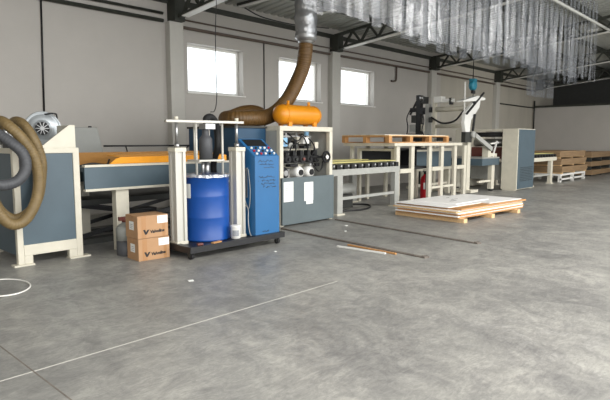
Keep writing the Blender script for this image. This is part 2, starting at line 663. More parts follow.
pipe('wall_pipe', [(24.4, WY - 0.03, 3.22), (28.6, WY - 0.03, 3.2)], 0.03, 'truss', 'short dark pipe low on the wall near the far corner')
pipe('corner_pipe', [(28.5, WY - 0.1, 2.1), (28.5, WY - 0.1, 3.55)], 0.04, 'darksteel', 'dark vertical pipe in the far corner of the hall')

# linear lamps under the roof
for k, (lx, ly, lab) in enumerate(((8.5, 9.45, 'long pale strip lamp above the first window, switched off'),
                                   (10.35, 9.3, 'strip lamp left of the ceiling duct, switched off'),
                                   (5.2, 9.3, 'strip lamp under the roof at the left bay, switched off'))):
    o = thing('strip_lamp', lab, 'lamp', (lx, ly, zt(ly, 4.6)), 'strip lamps under the roof')
    z = zt(ly, 4.55)
    MB().box(lx - 0.07, lx + 0.07, ly - 0.65, ly + 0.65, z, z + 0.06).build('housing', 'darksteel', o)
    MB().box(lx - 0.055, lx + 0.055, ly - 0.62, ly + 0.62, z - 0.02, z).build('diffuser', 'lampglass', o)
    MB().cyl((lx, ly, z + 0.06), (lx, ly, zt(ly, 4.8)), 0.01, seg=6).build('hanger', 'darksteel', o)
# bell lamps at the right
for lx, ly, lab in ((17.0, 4.75, 'round high-bay lamp right of the curtain, lower one'), (16.7, 4.0, 'round high-bay lamp at the right edge of the photo')):
    z = 4.62
    o = thing('high_bay_lamp', lab, 'lamp', (lx, ly, z), 'high-bay lamps right of the curtain')
    MB().lathe((lx, ly, z), (0, 0, 1), [(0.0, 0.17), (0.02, 0.18), (0.12, 0.1), (0.2, 0.07), (0.3, 0.06)], 24).build('reflector', 'lightgrey', o)
    MB().cyl((lx, ly, z - 0.012), (lx, ly, z), 0.155, seg=24).build('diffuser', 'lampglass', o)
    MB().cyl((lx, ly, z + 0.3), (lx, ly, zt(ly, 4.8)), 0.012, seg=6).build('hanger', 'darksteel', o)


# ================================================================== ceiling duct and brown extraction hose
o = thing('ventilation_duct', 'vertical duct wrapped in clear plastic coming down from the roof', 'duct', (7.8, 7.3, 3.4))
d = MB().lathe((7.82, 7.3, 3.36), (0, 0, 1), [(0, 0.13), (0.05, 0.15), (0.16, 0.19), (0.2, 0.195), (0.45, 0.19), (0.47, 0.2), (0.5, 0.19), (0.8, 0.19), (0.82, 0.2), (0.85, 0.19), (1.78, 0.19)], 28)
d.build('duct_pipe', 'steel', o)
fb = MB()
prof = []
for k in range(26):
    prof.append((0.02 + k * 0.066, 0.212 + 0.006 * math.sin(k * 2.1) + random.uniform(-0.006, 0.006) - (0.05 if k == 0 else 0)))
fb.lathe((7.82, 7.3, 3.4), (0, 0, 1), prof, 22)
for v in fb.bm.verts:
    v.co += Vector((random.uniform(-1, 1), random.uniform(-1, 1), 0)) * 0.014
fb.build('plastic_wrap', 'ductfoil', o)
sk = MB()
for a0 in (-0.5, 0.4, 1.5):
    pts = [(7.82 + 0.22 * math.cos(a0), 7.3 + 0.22 * math.sin(a0)), (7.82 + 0.48 * math.cos(a0 + .2), 7.3 + 0.48 * math.sin(a0 + .2))]
    sk.prism([(pts[0][0], pts[0][1], 4.35), (pts[1][0], pts[1][1], 4.5), (pts[1][0] + .05, pts[1][1], 5.05), (pts[0][0], pts[0][1], 5.05)], (0.004, 0.006, 0))
sk.build('loose_foil', 'ductfoil', o)

hz = MB().tube([(7.82, 7.3, 3.37), (7.80, 7.3, 3.2), (7.80, 7.36, 2.95), (7.72, 7.42, 2.70), (7.56, 7.45, 2.42), (7.38, 7.48, 2.20), (7.14, 7.50, 2.02), (6.86, 7.50, 1.93), (6.5, 7.50, 1.91), (6.27, 7.64, 1.905), (6.32, 7.92, 1.91), (6.6, 8.08, 1.95), (6.95, 8.15, 2.05), (7.25, 8.12, 2.06), (7.5, 8.05, 1.93)],
               0.14, 18, 8, 0.035, 0.045)
tag(hz.build('extraction_hose', 'hosedark'), 'thick brown ribbed hose curling from the duct onto the blue hood', 'hose')


# ================================================================== coating machine (cream frame with open front)
o = thing('coating_machine', 'cream framed open-front machine showing valves and hand wheel', 'machine', (7.1, 7.4, 0))
X0, X1, Y0, Y1, ZT = 6.47, 7.87, 6.65, 8.3, 1.76
f = MB()
t = 0.085
for xa, xb in ((X0, X0 + t), (X1 - t, X1)):
    for ya, yb in ((Y0, Y0 + t), (Y1 - t, Y1)):
        f.box(xa, xb, ya, yb, 0, ZT - t)
f.box(X0, X1, Y0, Y0 + t, ZT - t, ZT).box(X0, X1, Y1 - t, Y1, ZT - t, ZT)
f.box(X0, X0 + t, Y0 + t, Y1 - t, ZT - t, ZT).box(X1 - t, X1, Y0 + t, Y1 - t, ZT - t, ZT)
f.box(X0 + t, X1 - t, 6.95, 7.03, ZT - 0.06, ZT).box(X0 + t, X1 - t, 7.18, 7.26, ZT - 0.06, ZT)
f.box(X0 + t, X1 - t, 7.58, 7.66, ZT - 0.06, ZT)
f.build('frame', 'cream', o, 0.006)
MB().box(X0 + 0.005, X0 + 0.03, Y0 + t, Y1 - t, 0.05, ZT - t).build('side_panel', 'lightgrey', o)
MB().box(X1 - 0.03, X1 - 0.005, Y0 + t, Y1 - t, 0.05, ZT - t).build('side_panel', 'lightgrey', o)
MB().box(X0 + 0.03, X1 - 0.03, 7.2, 7.23, 0.05, ZT - t).build('back_panel', 'lightgrey', o)
MB().box(X0 + t, X1 - t, 7.5, Y1 - t, ZT - 0.011, ZT - 0.001).build('top_panel', 'lightgrey', o)
# insides
MB().box(6.56, 7.75, 7.05, 7.19, 1.30, 1.36).build('cross_beam', 'cream', o)
MB().box(6.56, 7.75, 7.05, 7.19, 1.00, 1.06).build('cross_beam', 'cream', o)
MB().box(6.98, 7.74, 7.05, 7.19, 0.78, 0.98).build('roller_plate', 'pvcwhite', o)
MB().box(6.57, 6.86, 6.85, 7.1, 1.40, 1.56).build('motor_box', 'lightblue', o, 0.01)
for xx in (6.93, 7.2, 7.5):
    MB().box(xx, xx + 0.04, 6.98, 7.18, 1.36, 1.64).build('bracket', 'steel', o)
MB().box(6.7, 7.6, 6.95, 6.98, 1.57, 1.60).build('top_bar', 'steel', o)
for k in range(6):
    xx = 6.64 + k * 0.192
    v = MB().cyl((xx, 6.80, 1.17), (xx, 7.05, 1.17), 0.07, seg=16).box(xx - 0.035, xx + 0.035, 6.84, 6.94, 1.17, 1.33)
    vv = v.build('valve', 'rubber', o)
    MB().cyl((xx, 6.77, 1.17), (xx, 6.80, 1.17), 0.028, seg=12).build('valve_cap', ('darkred', 'rubber', 'darksteel')[k % 3], vv)
for k, xx in enumerate((6.80, 7.20, 7.49)):
    v = MB().lathe((xx, 7.04, 0.92), (0, -1, 0), [(0, 0.115), (0.14, 0.115), (0.18, 0.095), (0.19, 0.05)], 24).build('roller_end', 'pvcwhite' if k else 'rubber', o)
    MB().cyl((xx, 6.86, 0.92), (xx, 6.83, 0.92), 0.055, seg=16).build('hub', 'rubber' if k else 'steel', v)
for k, (xx, zz, ww, hh, m_) in enumerate(((6.60, 1.0, .12, .05, 'steel'), (6.88, 1.38, .1, .09, 'lightgrey'), (7.02, 1.36, .06, .14, 'rubber'), (7.10, 1.45, .08, .12, 'cream'), (7.58, 1.36, .1, .12, 'cream'), (7.62, 1.02, .1, .06, 'rubber'),
                                          (6.60, 1.32, .08, .06, 'rubber'), (7.28, 1.36, .14, .05, 'rubber'), (7.44, 1.03, .12, .05, 'steel'), (6.92, 1.03, .2, .05, 'rubber'), (7.26, 1.45, .16, .12, 'pvcwhite'), (7.42, 1.40, .06, .08, 'darksteel'))):
    MB().box(xx, xx + ww, 6.84, 6.97, zz, zz + hh).build('fitting_block', m_, o, 0.008)
MB().cyl((7.6, 6.85, 1.2), (7.7, 6.75, 1.2), 0.018, seg=8).build('shaft', 'rubber', o)
wh = MB()
wc = Vector((7.70, 6.66, 1.20))
for k in range(24):
    a, b = 2 * PI * k / 24, 2 * PI * (k + 1) / 24
    wh.cyl(wc + Vector((math.cos(a) * .095, 0, math.sin(a) * .095)), wc + Vector((math.cos(b) * .095, 0, math.sin(b) * .095)), 0.022, seg=6)
for k in range(3):
    a = 2 * PI * k / 3
    wh.cyl(wc, wc + Vector((math.cos(a) * .095, 0, math.sin(a) * .095)), 0.012, seg=6)
wh.cyl(wc + Vector((0, .12, 0)), wc - Vector((0, .02, 0)), 0.03, seg=12).cyl(wc + Vector((0, .1, 0)), wc + Vector((-.3, .14, 0)), 0.018, seg=8)
wheel = wh.build('hand_wheel', 'rubber', o)
MB().cyl(wc - Vector((0, .02, 0)), wc - Vector((0, .03, 0)), 0.04, seg=14).build('wheel_cap', 'pvcwhite', wheel)
for pts in ([(6.62, 6.85, 1.62), (6.8, 6.8, 1.45), (6.95, 6.82, 1.56), (7.05, 6.83, 1.38), (7.02, 6.86, 1.22)],
            [(6.86, 6.85, 1.64), (7.05, 6.8, 1.5), (7.2, 6.8, 1.58), (7.34, 6.82, 1.42), (7.4, 6.86, 1.25)],
            [(7.48, 6.86, 1.15), (7.54, 6.8, 1.0), (7.64, 6.79, 0.93), (7.71, 6.78, 1.0), (7.71, 6.76, 1.12)],
            [(6.66, 6.9, 1.34), (6.82, 6.8, 1.30), (6.92, 6.79, 1.42), (7.15, 6.84, 1.48), (7.25, 6.88, 1.63)],
            [(7.3, 6.9, 1.62), (7.45, 6.82, 1.5), (7.55, 6.82, 1.36), (7.5, 6.84, 1.24)]):
    MB().tube(pts, 0.013, 6).build('air_line', 'rubber', o)
MB().cyl((7.36, 6.86, 1.6), (7.36, 6.86, 1.7), 0.045, seg=12).build('filter_bowl', 'lightblue', o)
# lower door and its papers
dr = MB().box(X0 + 0.0, X1 - 0.02, Y0 - 0.055, Y0 - 0.01, 0.03, 0.86).build('lower_door', 'panelgrey', o, 0.006)
MB().box(6.50, 6.74, Y0 - 0.058, Y0 - 0.0555, 0.44, 0.79).build('notice_sheet', 'paper', dr)
MB().box(7.02, 7.26, Y0 - 0.058, Y0 - 0.0555, 0.42, 0.76).box(7.07, 7.25, Y0 - 0.061, Y0 - 0.0585, 0.36, 0.47).build('notice_sheet', 'paper', dr)
ln, ln2 = MB(), MB()
for k in range(9):
    ln.box(6.53, 6.71 - 0.04 * (k % 3), Y0 - 0.0592, Y0 - 0.0582, 0.74 - k * 0.033, 0.746 - k * 0.033)
    if k < 7:
        ln2.box(7.05, 7.23 - 0.03 * (k % 3), Y0 - 0.0592, Y0 - 0.0582, 0.72 - k * 0.033, 0.726 - k * 0.033)
ln.build('notice_print', 'dust', dr)
ln2.build('notice_print', 'dust', dr)
MB().lathe((7.92, 6.78, 0.09), (1, 0, 0), [(0, 0.085), (0.04, 0.085)], 20).build('castor', 'rubber', o)
# blue infeed hood at its left side
hd = MB().box(5.75, 6.45, 6.98, 8.3, 1.24, 1.72).build('infeed_hood', 'darkblue', o, 0.01)
MB().box(5.73, 6.46, 6.96, 8.32, 1.72, 1.755).build('hood_lid', 'darksteel', hd)

# orange air tank on top
o = thing('air_tank', 'orange horizontal compressed-air tank on top of the cream machine', 'tank', (7.42, 7.1, 1.76))
MB().lathe((6.80, 7.1, 1.985), (1, 0, 0), [(0, 0.02), (0.02, 0.09), (0.06, 0.145), (0.12, 0.178), (0.18, 0.185), (0.98, 0.185), (1.04, 0.178), (1.10, 0.145), (1.14, 0.09), (1.16, 0.02)], 32).build('vessel', 'orange', o)
for xx in (6.97, 7.79):
    MB().cyl((xx, 7.1, 1.985), (xx + 0.015, 7.1, 1.985), 0.188, seg=32).build('weld_band', 'orange', o)
for xx in (7.05, 7.72):
    for yy in (6.98, 7.22):
        MB().box(xx - 0.045, xx + 0.045, yy - 0.02, yy + 0.02, 1.76, 1.85).build('foot', 'orange', o)
for xx in (7.1, 7.66):
    MB().cyl((xx, 7.08, 2.16), (xx, 7.08, 2.24), 0.028, seg=10).build('fitting', 'orange', o)


# ================================================================== machine at the left with suction hoses
o = thing('cleaning_machine', 'blue-grey machine with cream frame, blower and brown hoses at the left edge', 'machine', (2.65, 7.4, 0))
X0, X1, Y0, Y1 = 2.25, 3.04, 6.8, 8.0
f = MB()
for ya, yb in ((Y0, Y0 + 0.07), (Y1 - 0.07, Y1)):
    f.box(X0, X0 + 0.07, ya, yb, 0.02, 1.36).box(X1 - 0.08, X1, ya, yb, 0.02, 1.36)
    f.box(X0, X1, ya, yb, 1.35, 1.415)
    f.box(X0 + 0.07, X1 - 0.08, ya, yb, 0.12, 0.25)
    f.box(X0 + 0.07, X0 + 0.17, ya, yb, 0.02, 0.12).box(X1 - 0.18, X1 - 0.08, ya, yb, 0.02, 0.12)
f.box(X0, X0 + 0.07, Y0 + 0.07, Y1 - 0.07, 1.35, 1.415).box(X1 - 0.08, X1, Y0 + 0.07, Y1 - 0.07, 1.35, 1.415)
f.box(X1 - 0.08, X1, Y0 + 0.07, Y1 - 0.07, 0.12, 0.25)
f.build('frame', 'cream', o, 0.006)
MB().box(X0 + 0.07, X1 - 0.08, Y0 + 0.015, Y0 + 0.05, 0.25, 1.35).build('front_panel', 'bluegrey', o)
MB().box(X0 + 0.02, X0 + 0.05, Y0 + 0.07, Y1 - 0.07, 0.12, 1.35).build('side_panel', 'bluegrey', o)
MB().box(X1 - 0.05, X1 - 0.02, Y0 + 0.07, Y1 - 0.07, 0.25, 1.35).build('side_panel', 'bluegrey', o)
MB().box(X0 + 0.07, X1 - 0.08, Y0 + 0.07, Y1 - 0.07, 1.37, 1.40).build('top_plate', 'lightgrey', o)
for xa, xb in ((X0 - 0.05, X0 + 0.18), (X1 - 0.18, X1 + 0.09)):
    for ya in (Y0 - 0.02, Y1 - 0.1):
        MB().box(xa, xb, ya, ya + 0.12, 0, 0.02).build('foot_plate', 'cream', o)
gp = MB().prism([(2.56, 6.80, 1.415), (2.93, 6.80, 1.70), (3.0, 6.80, 1.70), (3.0, 6.80, 1.415)], (0, 0.02, 0))
gp.box(2.98, 3.0, 6.82, 7.3, 1.415, 1.70)
gp.build('guard_plate', 'cream', o)
# blower
bc = Vector((2.86, 7.45, 1.665))
ax = Vector((-0.42, -0.9, 0.0)).normalized()
b1 = MB().lathe(bc, ax, [(-0.16, 0.18), (-0.14, 0.205), (-0.02, 0.205), (-0.018, 0.225), (0.015, 0.225), (0.018, 0.205), (0.005, 0.198), (0.02, 0.185), (0.045, 0.12), (0.05, 0.1), (0.072, 0.095), (0.0722, 0.0)], 36).box(2.74, 2.98, 7.4, 7.6, 1.40, 1.52).build('blower', 'castalu', o)
MB().lathe(bc + ax * 0.0725, ax, [(0, 0.088), (0.004, 0.085)], 24).build('air_inlet', 'rubber', b1)
vn = MB()
side = ax.cross(Vector((0, 0, 1))).normalized()
for k in range(10):
    a = 2 * PI * k / 10
    dv = side * math.cos(a) + Vector((0, 0, 1)) * math.sin(a)
    vn.bar(bc + ax * 0.08 + dv * 0.02, bc + ax * 0.08 + dv * 0.085, 0.010, 0.008)
vn.lathe(bc + ax * 0.077, ax, [(0, 0.028), (0.012, 0.022)], 14)
vn.build('inlet_grille', 'steel', b1)
MB().lathe((2.42, 7.35, 1.58), (0.2, -1, 0), [(-0.2, 0.13), (0.05, 0.13), (0.08, 0.1), (0.1, 0.05)], 24).box(2.36, 2.5, 7.3, 7.5, 1.40, 1.5).build('motor', 'steel', o)
MB().box(2.28, 2.55, 7.05, 7.2, 1.40, 1.54).build('junction_box', 'black', o)
MB().tube([(2.86, 7.5, 1.84), (2.95, 7.3, 1.86), (3.05, 7.45, 1.8), (3.06, 7.6, 1.5)], 0.012, 6).build('cable', 'black', o)
MB().tube([(2.16, 7.0, 1.60), (2.13, 6.8, 1.72), (2.16, 6.62, 1.68), (2.28, 6.53, 1.52), (2.395, 6.52, 1.30), (2.43, 6.53, 1.05), (2.385, 6.53, 0.80), (2.26, 6.53, 0.60), (2.12, 6.53, 0.56), (2.0, 6.54, 0.68), (1.92, 6.56, 0.9)], 0.062, 16, 8, 0.03, 0.03).build('suction_hose', 'hose', o)
MB().tube([(2.40, 7.2, 1.64), (2.36, 7.0, 1.73), (2.38, 6.78, 1.70), (2.45, 6.66, 1.52), (2.52, 6.66, 1.28), (2.52, 6.69, 1.05), (2.47, 6.69, 0.82), (2.36, 6.70, 0.66), (2.2, 6.69, 0.60), (2.06, 6.69, 0.70), (1.96, 6.69, 0.92)], 0.056, 16, 8, 0.03, 0.03).build('suction_hose', 'hose', o)
MB().tube([(1.9, 6.7, 1.68), (2.02, 6.6, 1.60), (2.14, 6.48, 1.48), (2.235, 6.42, 1.36), (2.25, 6.40, 1.2), (2.17, 6.40, 1.07), (2.02, 6.40, 1.02), (1.85, 6.42, 1.05)], 0.06, 16, 8, 0.03, 0.03).build('suction_hose', 'hosegrey', o)['label'] = 'grey suction hose'
MB().box(2.34, 2.42, 6.79, 6.815, 1.2, 1.3).build('switch', 'red', o)

# grey sloping control box behind the conveyor
o = thing('control_box', 'grey control box with sloping right edge behind the left machine', 'control box', (4.0, 8.75, 0))
MB().prism([(3.55, 8.6, 0.95), (4.27, 8.6, 0.95), (4.27, 8.6, 1.28), (4.17, 8.6, 1.72), (3.55, 8.6, 1.72)], (0, 0.28, 0)).build('housing', 'boxgrey', o, 0.01)
MB().box(3.8, 3.96, 8.66, 8.82, 0, 0.95).build('post', 'lightgrey', o)
MB().box(4.08, 4.12, 8.7, 8.74, 1.72, 1.745).build('knob', 'rubber', o)


# ================================================================== conveyor with orange guard
o = thing('belt_conveyor', 'blue-grey sided conveyor with orange guard behind the drum press', 'conveyor', (4.7, 7.5, 0))
xa, xb = 3.10, 6.44
MB().box(xa, xb, 6.8, 6.83, 0.875, 1.16).build('side_panel', 'bluegrey', o)
MB().box(xa, xb, 8.17, 8.2, 0.875, 1.16).build('side_panel', 'bluegrey', o)
for ya, yb in ((6.785, 6.87), (8.13, 8.215)):
    for za in (1.16, 0.845):
        MB().box(xa, xb, ya, yb, za, za + 0.03).build('rail', 'cream', o)
MB().box(xa, xb, 6.88, 8.12, 1.10, 1.15).build('belt', 'panelgrey', o)
for lx in (3.54, 5.95):
    for ly in (6.84, 8.05):
        MB().box(lx, lx + 0.19, ly, ly + 0.12, 0, 0.845).build('leg', 'cream', o, 0.005)
MB().box(3.0 + 0.1, 5.5, 7.62, 7.66, 1.15, 1.335).build('guard_board', 'guardbrown', o)
gf = MB().prism([(3.50, 6.90, 1.19), (3.60, 6.90, 1.262), (3.66, 6.90, 1.275), (5.5, 6.90, 1.275), (5.5, 6.90, 1.19)], (0, 0.02, 0))
gf.prism([(3.66, 6.92, 1.275), (5.5, 6.92, 1.275), (5.5, 7.3, 1.30), (3.66, 7.3, 1.30)], (0, 0, 0.006))
gf.build('guard_flange', 'guard', o)
MB().tube([(3.12, 7.0, 1.17), (3.3, 7.0, 1.2), (3.5, 7.0, 1.18), (3.62, 7.15, 1.24)], 0.014, 6).build('cable', 'black', o)
MB().cyl((4.12, 8.3, 1.42), (6.3, 8.3, 1.42), 0.014, seg=8).cyl((4.5, 8.3, 1.42), (4.5, 8.18, 1.17), 0.012, seg=6).cyl((6.2, 8.3, 1.42), (6.2, 8.18, 1.17), 0.012, seg=6).build('tension_rod', 'black', o)
MB().tube([(5.5, 8.3, 1.41), (5.6, 8.28, 1.32), (5.75, 8.28, 1.42), (5.95, 8.28, 1.44), (6.1, 8.28, 1.36)], 0.012, 6).build('cable', 'black', o)

# low scissor frame and odds lying under the conveyor
o = thing('scissor_lift_frame', 'dark crossed lift frame standing on the floor under the conveyor', 'lift', (4.4, 8.2, 0))
MB().box(3.3, 6.0, 7.55, 7.75, 0, 0.08).box(3.3, 6.0, 8.4, 8.6, 0, 0.08).build('base_rail', 'darksteel', o)
MB().bar((3.4, 7.68, 0.1), (5.8, 7.68, 0.56), 0.04, 0.06).bar((3.4, 7.76, 0.56), (5.8, 7.76, 0.1), 0.04, 0.06).build('scissor_arm', 'black', o)
MB().bar((3.4, 8.42, 0.1), (5.8, 8.42, 0.56), 0.04, 0.06).bar((3.4, 8.5, 0.56), (5.8, 8.5, 0.1), 0.04, 0.06).build('scissor_arm', 'black', o)
MB().box(3.2, 6.0, 7.5, 8.6, 0.58, 0.66).build('platform', 'darksteel', o)
MB().box(4.4, 4.8, 7.9, 8.2, 0.08, 0.4).build('pump_unit', 'black', o)


# ================================================================== drum press on its trolley, with blue console
o = thing('drum_press', 'drum melting press on black trolley with two rams and blue console', 'machine', (4.6, 6.0, 0))
dk = MB().box(3.84, 5.50, 5.56, 5.64, 0.09, 0.17).box(3.84, 5.50, 6.42, 6.5, 0.09, 0.17).box(3.84, 3.92, 5.64, 6.42, 0.09, 0.17).box(5.42, 5.50, 5.64, 6.42, 0.09, 0.17).box(3.92, 5.42, 5.64, 6.42, 0.12, 0.15)
base = dk.build('trolley_base', 'black', o)
for (cx_, cy_) in ((3.90, 5.64), (5.40, 5.62), (3.90, 6.4), (5.40, 6.4)):
    c = MB().cyl((cx_ - 0.02, cy_, 0.042), (cx_ + 0.02, cy_, 0.042), 0.042, seg=18).build('castor', 'rubber', o)
    MB().box(cx_ - 0.032, cx_ - 0.024, cy_ - 0.02, cy_ + 0.02, 0.03, 0.09).box(cx_ + 0.024, cx_ + 0.032, cy_ - 0.02, cy_ + 0.02, 0.03, 0.09).box(cx_ - 0.032, cx_ + 0.032, cy_ - 0.03, cy_ + 0.03, 0.082, 0.09).build('fork', 'darksteel', c)
LC, RC = Vector((3.96, 5.985)), Vector((4.84, 5.84))


def ram(cx_, cy_):
    hw = 0.058
    col = MB()
    col.cyl((cx_, cy_, 0.19), (cx_, cy_, 1.36), 0.055, seg=24)
    for sx in (-1, 1):
        for sy in (-1, 1):
            col.box(cx_ + sx * hw - 0.02, cx_ + sx * hw + 0.02, cy_ + sy * hw - 0.02, cy_ + sy * hw + 0.02, 0.19, 1.36)
    col.box(cx_ - hw, cx_ + hw, cy_ - 0.055, cy_ + 0.055, 0.19, 1.36)
    c = col.build('lift_ram', 'alu', o)
    MB().box(cx_ - 0.086, cx_ + 0.086, cy_ - 0.086, cy_ + 0.086, 1.36, 1.415).box(cx_ - 0.086, cx_ + 0.086, cy_ - 0.086, cy_ + 0.086, 0.15, 0.19).build('end_block', 'cream', c, 0.004)
    MB().cyl((cx_, cy_, 1.41), (cx_, cy_, 1.47), 0.035, seg=14).cyl((cx_, cy_, 1.47), (cx_, cy_, 1.76), 0.02, seg=14).build('piston_rod', 'steel', c)
    MB().cyl((cx_, cy_, 1.77), (cx_, cy_, 1.815), 0.03, seg=6).build('nut', 'cream', c)


ram(*LC)
ram(*RC)
dd = (RC - LC).normalized()
p0, p1 = LC - dd * 0.15, RC + dd * 0.10
MB().bar((p0.x, p0.y, 1.755), (p1.x, p1.y, 1.755), 0.07, 0.034).build('crossbar', 'alu', o, 0.004)
DC = Vector((4.44, 6.03))
mid = Vector((4.44, 5.9))
for off in (-0.19, 0.20):
    q = Vector((4.42, 5.91)) + dd * off
    MB().cyl((q.x, q.y, 1.02), (q.x, q.y, 1.74), 0.016, seg=10).build('guide_rod', 'alu', o)
for off in (-0.11, 0.11):
    q = Vector((4.41, 6.06)) + dd * off
    MB().cyl((q.x, q.y, 1.25), (q.x, q.y, 1.74), 0.013, seg=10).build('guide_rod', 'alu', o)
MB().box(4.22, 4.64, 5.86, 6.14, 1.225, 1.25).build('platen', 'alu', o, 0.004)
MB().lathe((4.43, 6.0, 1.25), (0, 0, 1), [(0, 0.09), (0.28, 0.09), (0.30, 0.075), (0.33, 0.05), (0.40, 0.045), (0.48, 0.045)], 24).build('pump', 'hosegrey', o)
MB().box(4.36, 4.52, 5.9, 6.05, 1.66, 1.73).build('pump_head', 'steel', o)
MB().cyl((4.43, 5.98, 1.0), (4.43, 5.98, 1.23), 0.035, seg=12).build('pump_shaft', 'steel', o)
MB().cyl((4.34, 5.95, 1.05), (4.34, 5.95, 1.23), 0.02, seg=8).build('vent_valve', 'steel', o)
MB().tube([(4.44, 5.98, 1.70), (4.46, 6.02, 1.80), (4.57, 6.06, 1.83), (4.68, 6.10, 1.76), (4.72, 6.12, 1.6), (4.72, 6.12, 1.4), (4.78, 6.3, 1.1), (4.9, 6.3, 0.6), (5.05, 6.3, 0.3)], 0.045, 12).build('heated_hose', 'rubber', o)
# console
cx0, cx1 = 4.99, 5.46
cb = MB().prism([(cx0, 5.63, 0.15), (cx0, 6.06, 0.15), (cx0, 6.06, 1.53), (cx0, 5.99, 1.53), (cx0, 5.63, 1.285)], (cx1 - cx0, 0, 0)).build('control_console', 'blue', o, 0.008)
sl = Vector((0, 5.99 - 5.63, 1.53 - 1.285)).normalized()
nrm = Vector((0, -sl.z, sl.y))


def on_slope(u, v, h=0.0):
    return Vector((u, 5.63, 1.285)) + sl * v + nrm * h


def slope_box(mb_, u0, u1, v0, v1, h0, h1):
    mb_.prism([on_slope(u0, v0, h0), on_slope(u1, v0, h0), on_slope(u1, v1, h0), on_slope(u0, v1, h0)], nrm * (h1 - h0))


s1 = MB()
slope_box(s1, 5.04, 5.41, 0.25, 0.41, 0.0, 0.006)
s1.build('display', 'black', cb)
for r_ in range(3):
    for c_ in range(5):
        p = on_slope(5.06 + c_ * 0.083, 0.05 + r_ * 0.07)
        MB().cyl(p, p + nrm * 0.022, 0.017, seg=10).build('push_button', ('pvcwhite', 'red', 'pvcwhite', 'black', 'pvcwhite')[(c_ + r_) % 5], cb)
# hand-written notes
pen = MB()
for (x_, z_, n_) in ((5.04, 1.22, 9), (5.08, 1.17, 9), (5.16, 1.125, 7), (5.03, 0.99, 11), (5.05, 0.94, 11), (5.10, 0.89, 8), (5.14, 0.845, 8), (5.12, 0.21, 4)):
    px_, pz_ = x_, z_
    for k in range(n_ * 2):
        nx = px_ + random.uniform(0.008, 0.022)
        nz_ = z_ + random.uniform(-0.017, 0.017)
        if random.random() > 0.2:
            pen.bar((px_, 5.6285, pz_), (nx, 5.6285, nz_), 0.002, 0.007)
        px_, pz_ = nx, nz_
pen.build('handwriting', 'ink', cb)
MB().tube([(4.985, 5.78, 1.12), (4.975, 5.86, 1.05), (4.975, 5.9, 0.85), (4.975, 5.83, 0.65), (4.975, 5.75, 0.55), (4.975, 5.72, 0.8), (4.978, 5.76, 1.1)], 0.006, 6).build('cable', 'lightgrey', cb)
MB().box(4.972, 4.99, 5.79, 5.81, 0.7, 1.12).build('antenna_rod', 'steel', cb)
MB().tube([(4.985, 5.9, 0.62), (4.93, 5.72, 0.55), (4.88, 5.66, 0.4), (4.9, 5.66, 0.24), (4.95, 5.68, 0.16)], 0.006, 6).build('cable', 'lightgrey', o)

# blue drum in the press
o = thing('steel_drum', 'blue drum with plastic liner standing under the press', 'drum', (4.465, 6.06, 0.15))
rd = 0.318
MB().lathe((4.465, 6.06, 0.15), (0, 0, 1), [(0, rd - 0.01), (0.01, rd), (0.025, rd), (0.03, rd - 0.003), (0.31, rd - 0.003), (0.32, rd), (0.33, rd - 0.003), (0.60, rd - 0.003), (0.61, rd), (0.62, rd - 0.003), (0.86, rd - 0.006), (0.865, rd + 0.004), (0.885, rd + 0.004), (0.89, rd - 0.01)], 48).build('shell', 'drumblue', o)
bg = MB()
n_ = 40
r0, r1, r2 = [], [], []
for k in range(n_):
    a = 2 * PI * k / n_
    j = random.uniform(-0.012, 0.006)
    r0.append(bg.bm.verts.new((4.465 + 0.328 * math.cos(a), 6.06 + 0.328 * math.sin(a), 1.015 + j)))
    r1.append(bg.bm.verts.new((4.465 + (0.325 + random.uniform(-.006, .006)) * math.cos(a), 6.06 + 0.325 * math.sin(a), 1.045 + random.uniform(0, .012))))
    r2.append(bg.bm.verts.new((4.465 + 0.2 * math.cos(a), 6.06 + 0.2 * math.sin(a), 1.045 + random.uniform(-.01, .02))))
for k in range(n_):
    q = (k + 1) % n_
    bg.bm.faces.new((r0[k], r0[q], r1[q], r1[k]))
    bg.bm.faces.new((r1[k], r1[q], r2[q], r2[k]))
bg.build('plastic_liner', 'bag', o)


def arc_patch(mb_, cx_, cy_, r, a0, a1, z0, z1, n=8):
    pv = None
    for k in range(n + 1):
        a = a0 + (a1 - a0) * k / n
        p = [mb_.bm.verts.new((cx_ + (r + e) * math.cos(a), cy_ + (r + e) * math.sin(a), z)) for e, z in ((0, z0), (0, z1), (0.002, z1), (0.002, z0))]
        if pv:
            for i in range(4):
                mb_.bm.faces.new((pv[i], pv[(i + 1) % 4], p[(i + 1) % 4], p[i]))
        else:
            mb_.bm.faces.new(p)
        pv = p
    mb_.bm.faces.new(list(reversed(pv)))
    return mb_


fa = math.atan2(-6.06, -4.465)     # towards the camera side
arc_patch(MB(), 4.465, 6.06, rd + 0.006, fa - 1.15, fa - 0.68, 0.74, 0.93).build('label', 'paper', o)
MB().cyl((4.128, 6.08, 0.95), (4.128, 6.08, 1.03), 0.02, seg=8).build('clamp', 'red', o)

# small white pot on the trolley
o = thing('plastic_pot', 'small white pot on the trolley in front of the right ram', 'pot', (4.66, 5.67, 0.15))
MB().lathe((4.66, 5.67, 0.171), (0, 0, 1), [(0, 0.06), (0.005, 0.066), (0.16, 0.07), (0.165, 0.072), (0.18, 0.072), (0.183, 0.06)], 24).build('pot_body', 'pvcwhite', o)
arc_patch(MB(), 4.66, 5.67, 0.069, -2.9, -1.6, 0.21, 0.29).build('label', 'dust', o)
tag(MB().box(4.2, 4.36, 5.58, 5.63, 0.1705, 0.185, 0.2).build('wood_scrap', 'wood', None), 'small wooden scrap lying on the trolley in front of the drum', 'scrap')
tag(MB().box(3.98, 4.06, 5.58, 5.635, 0.1705, 0.20, -0.3).build('rag', 'darkred', None, 0.01), 'small dark red rag on the trolley beside the left ram', 'rag')

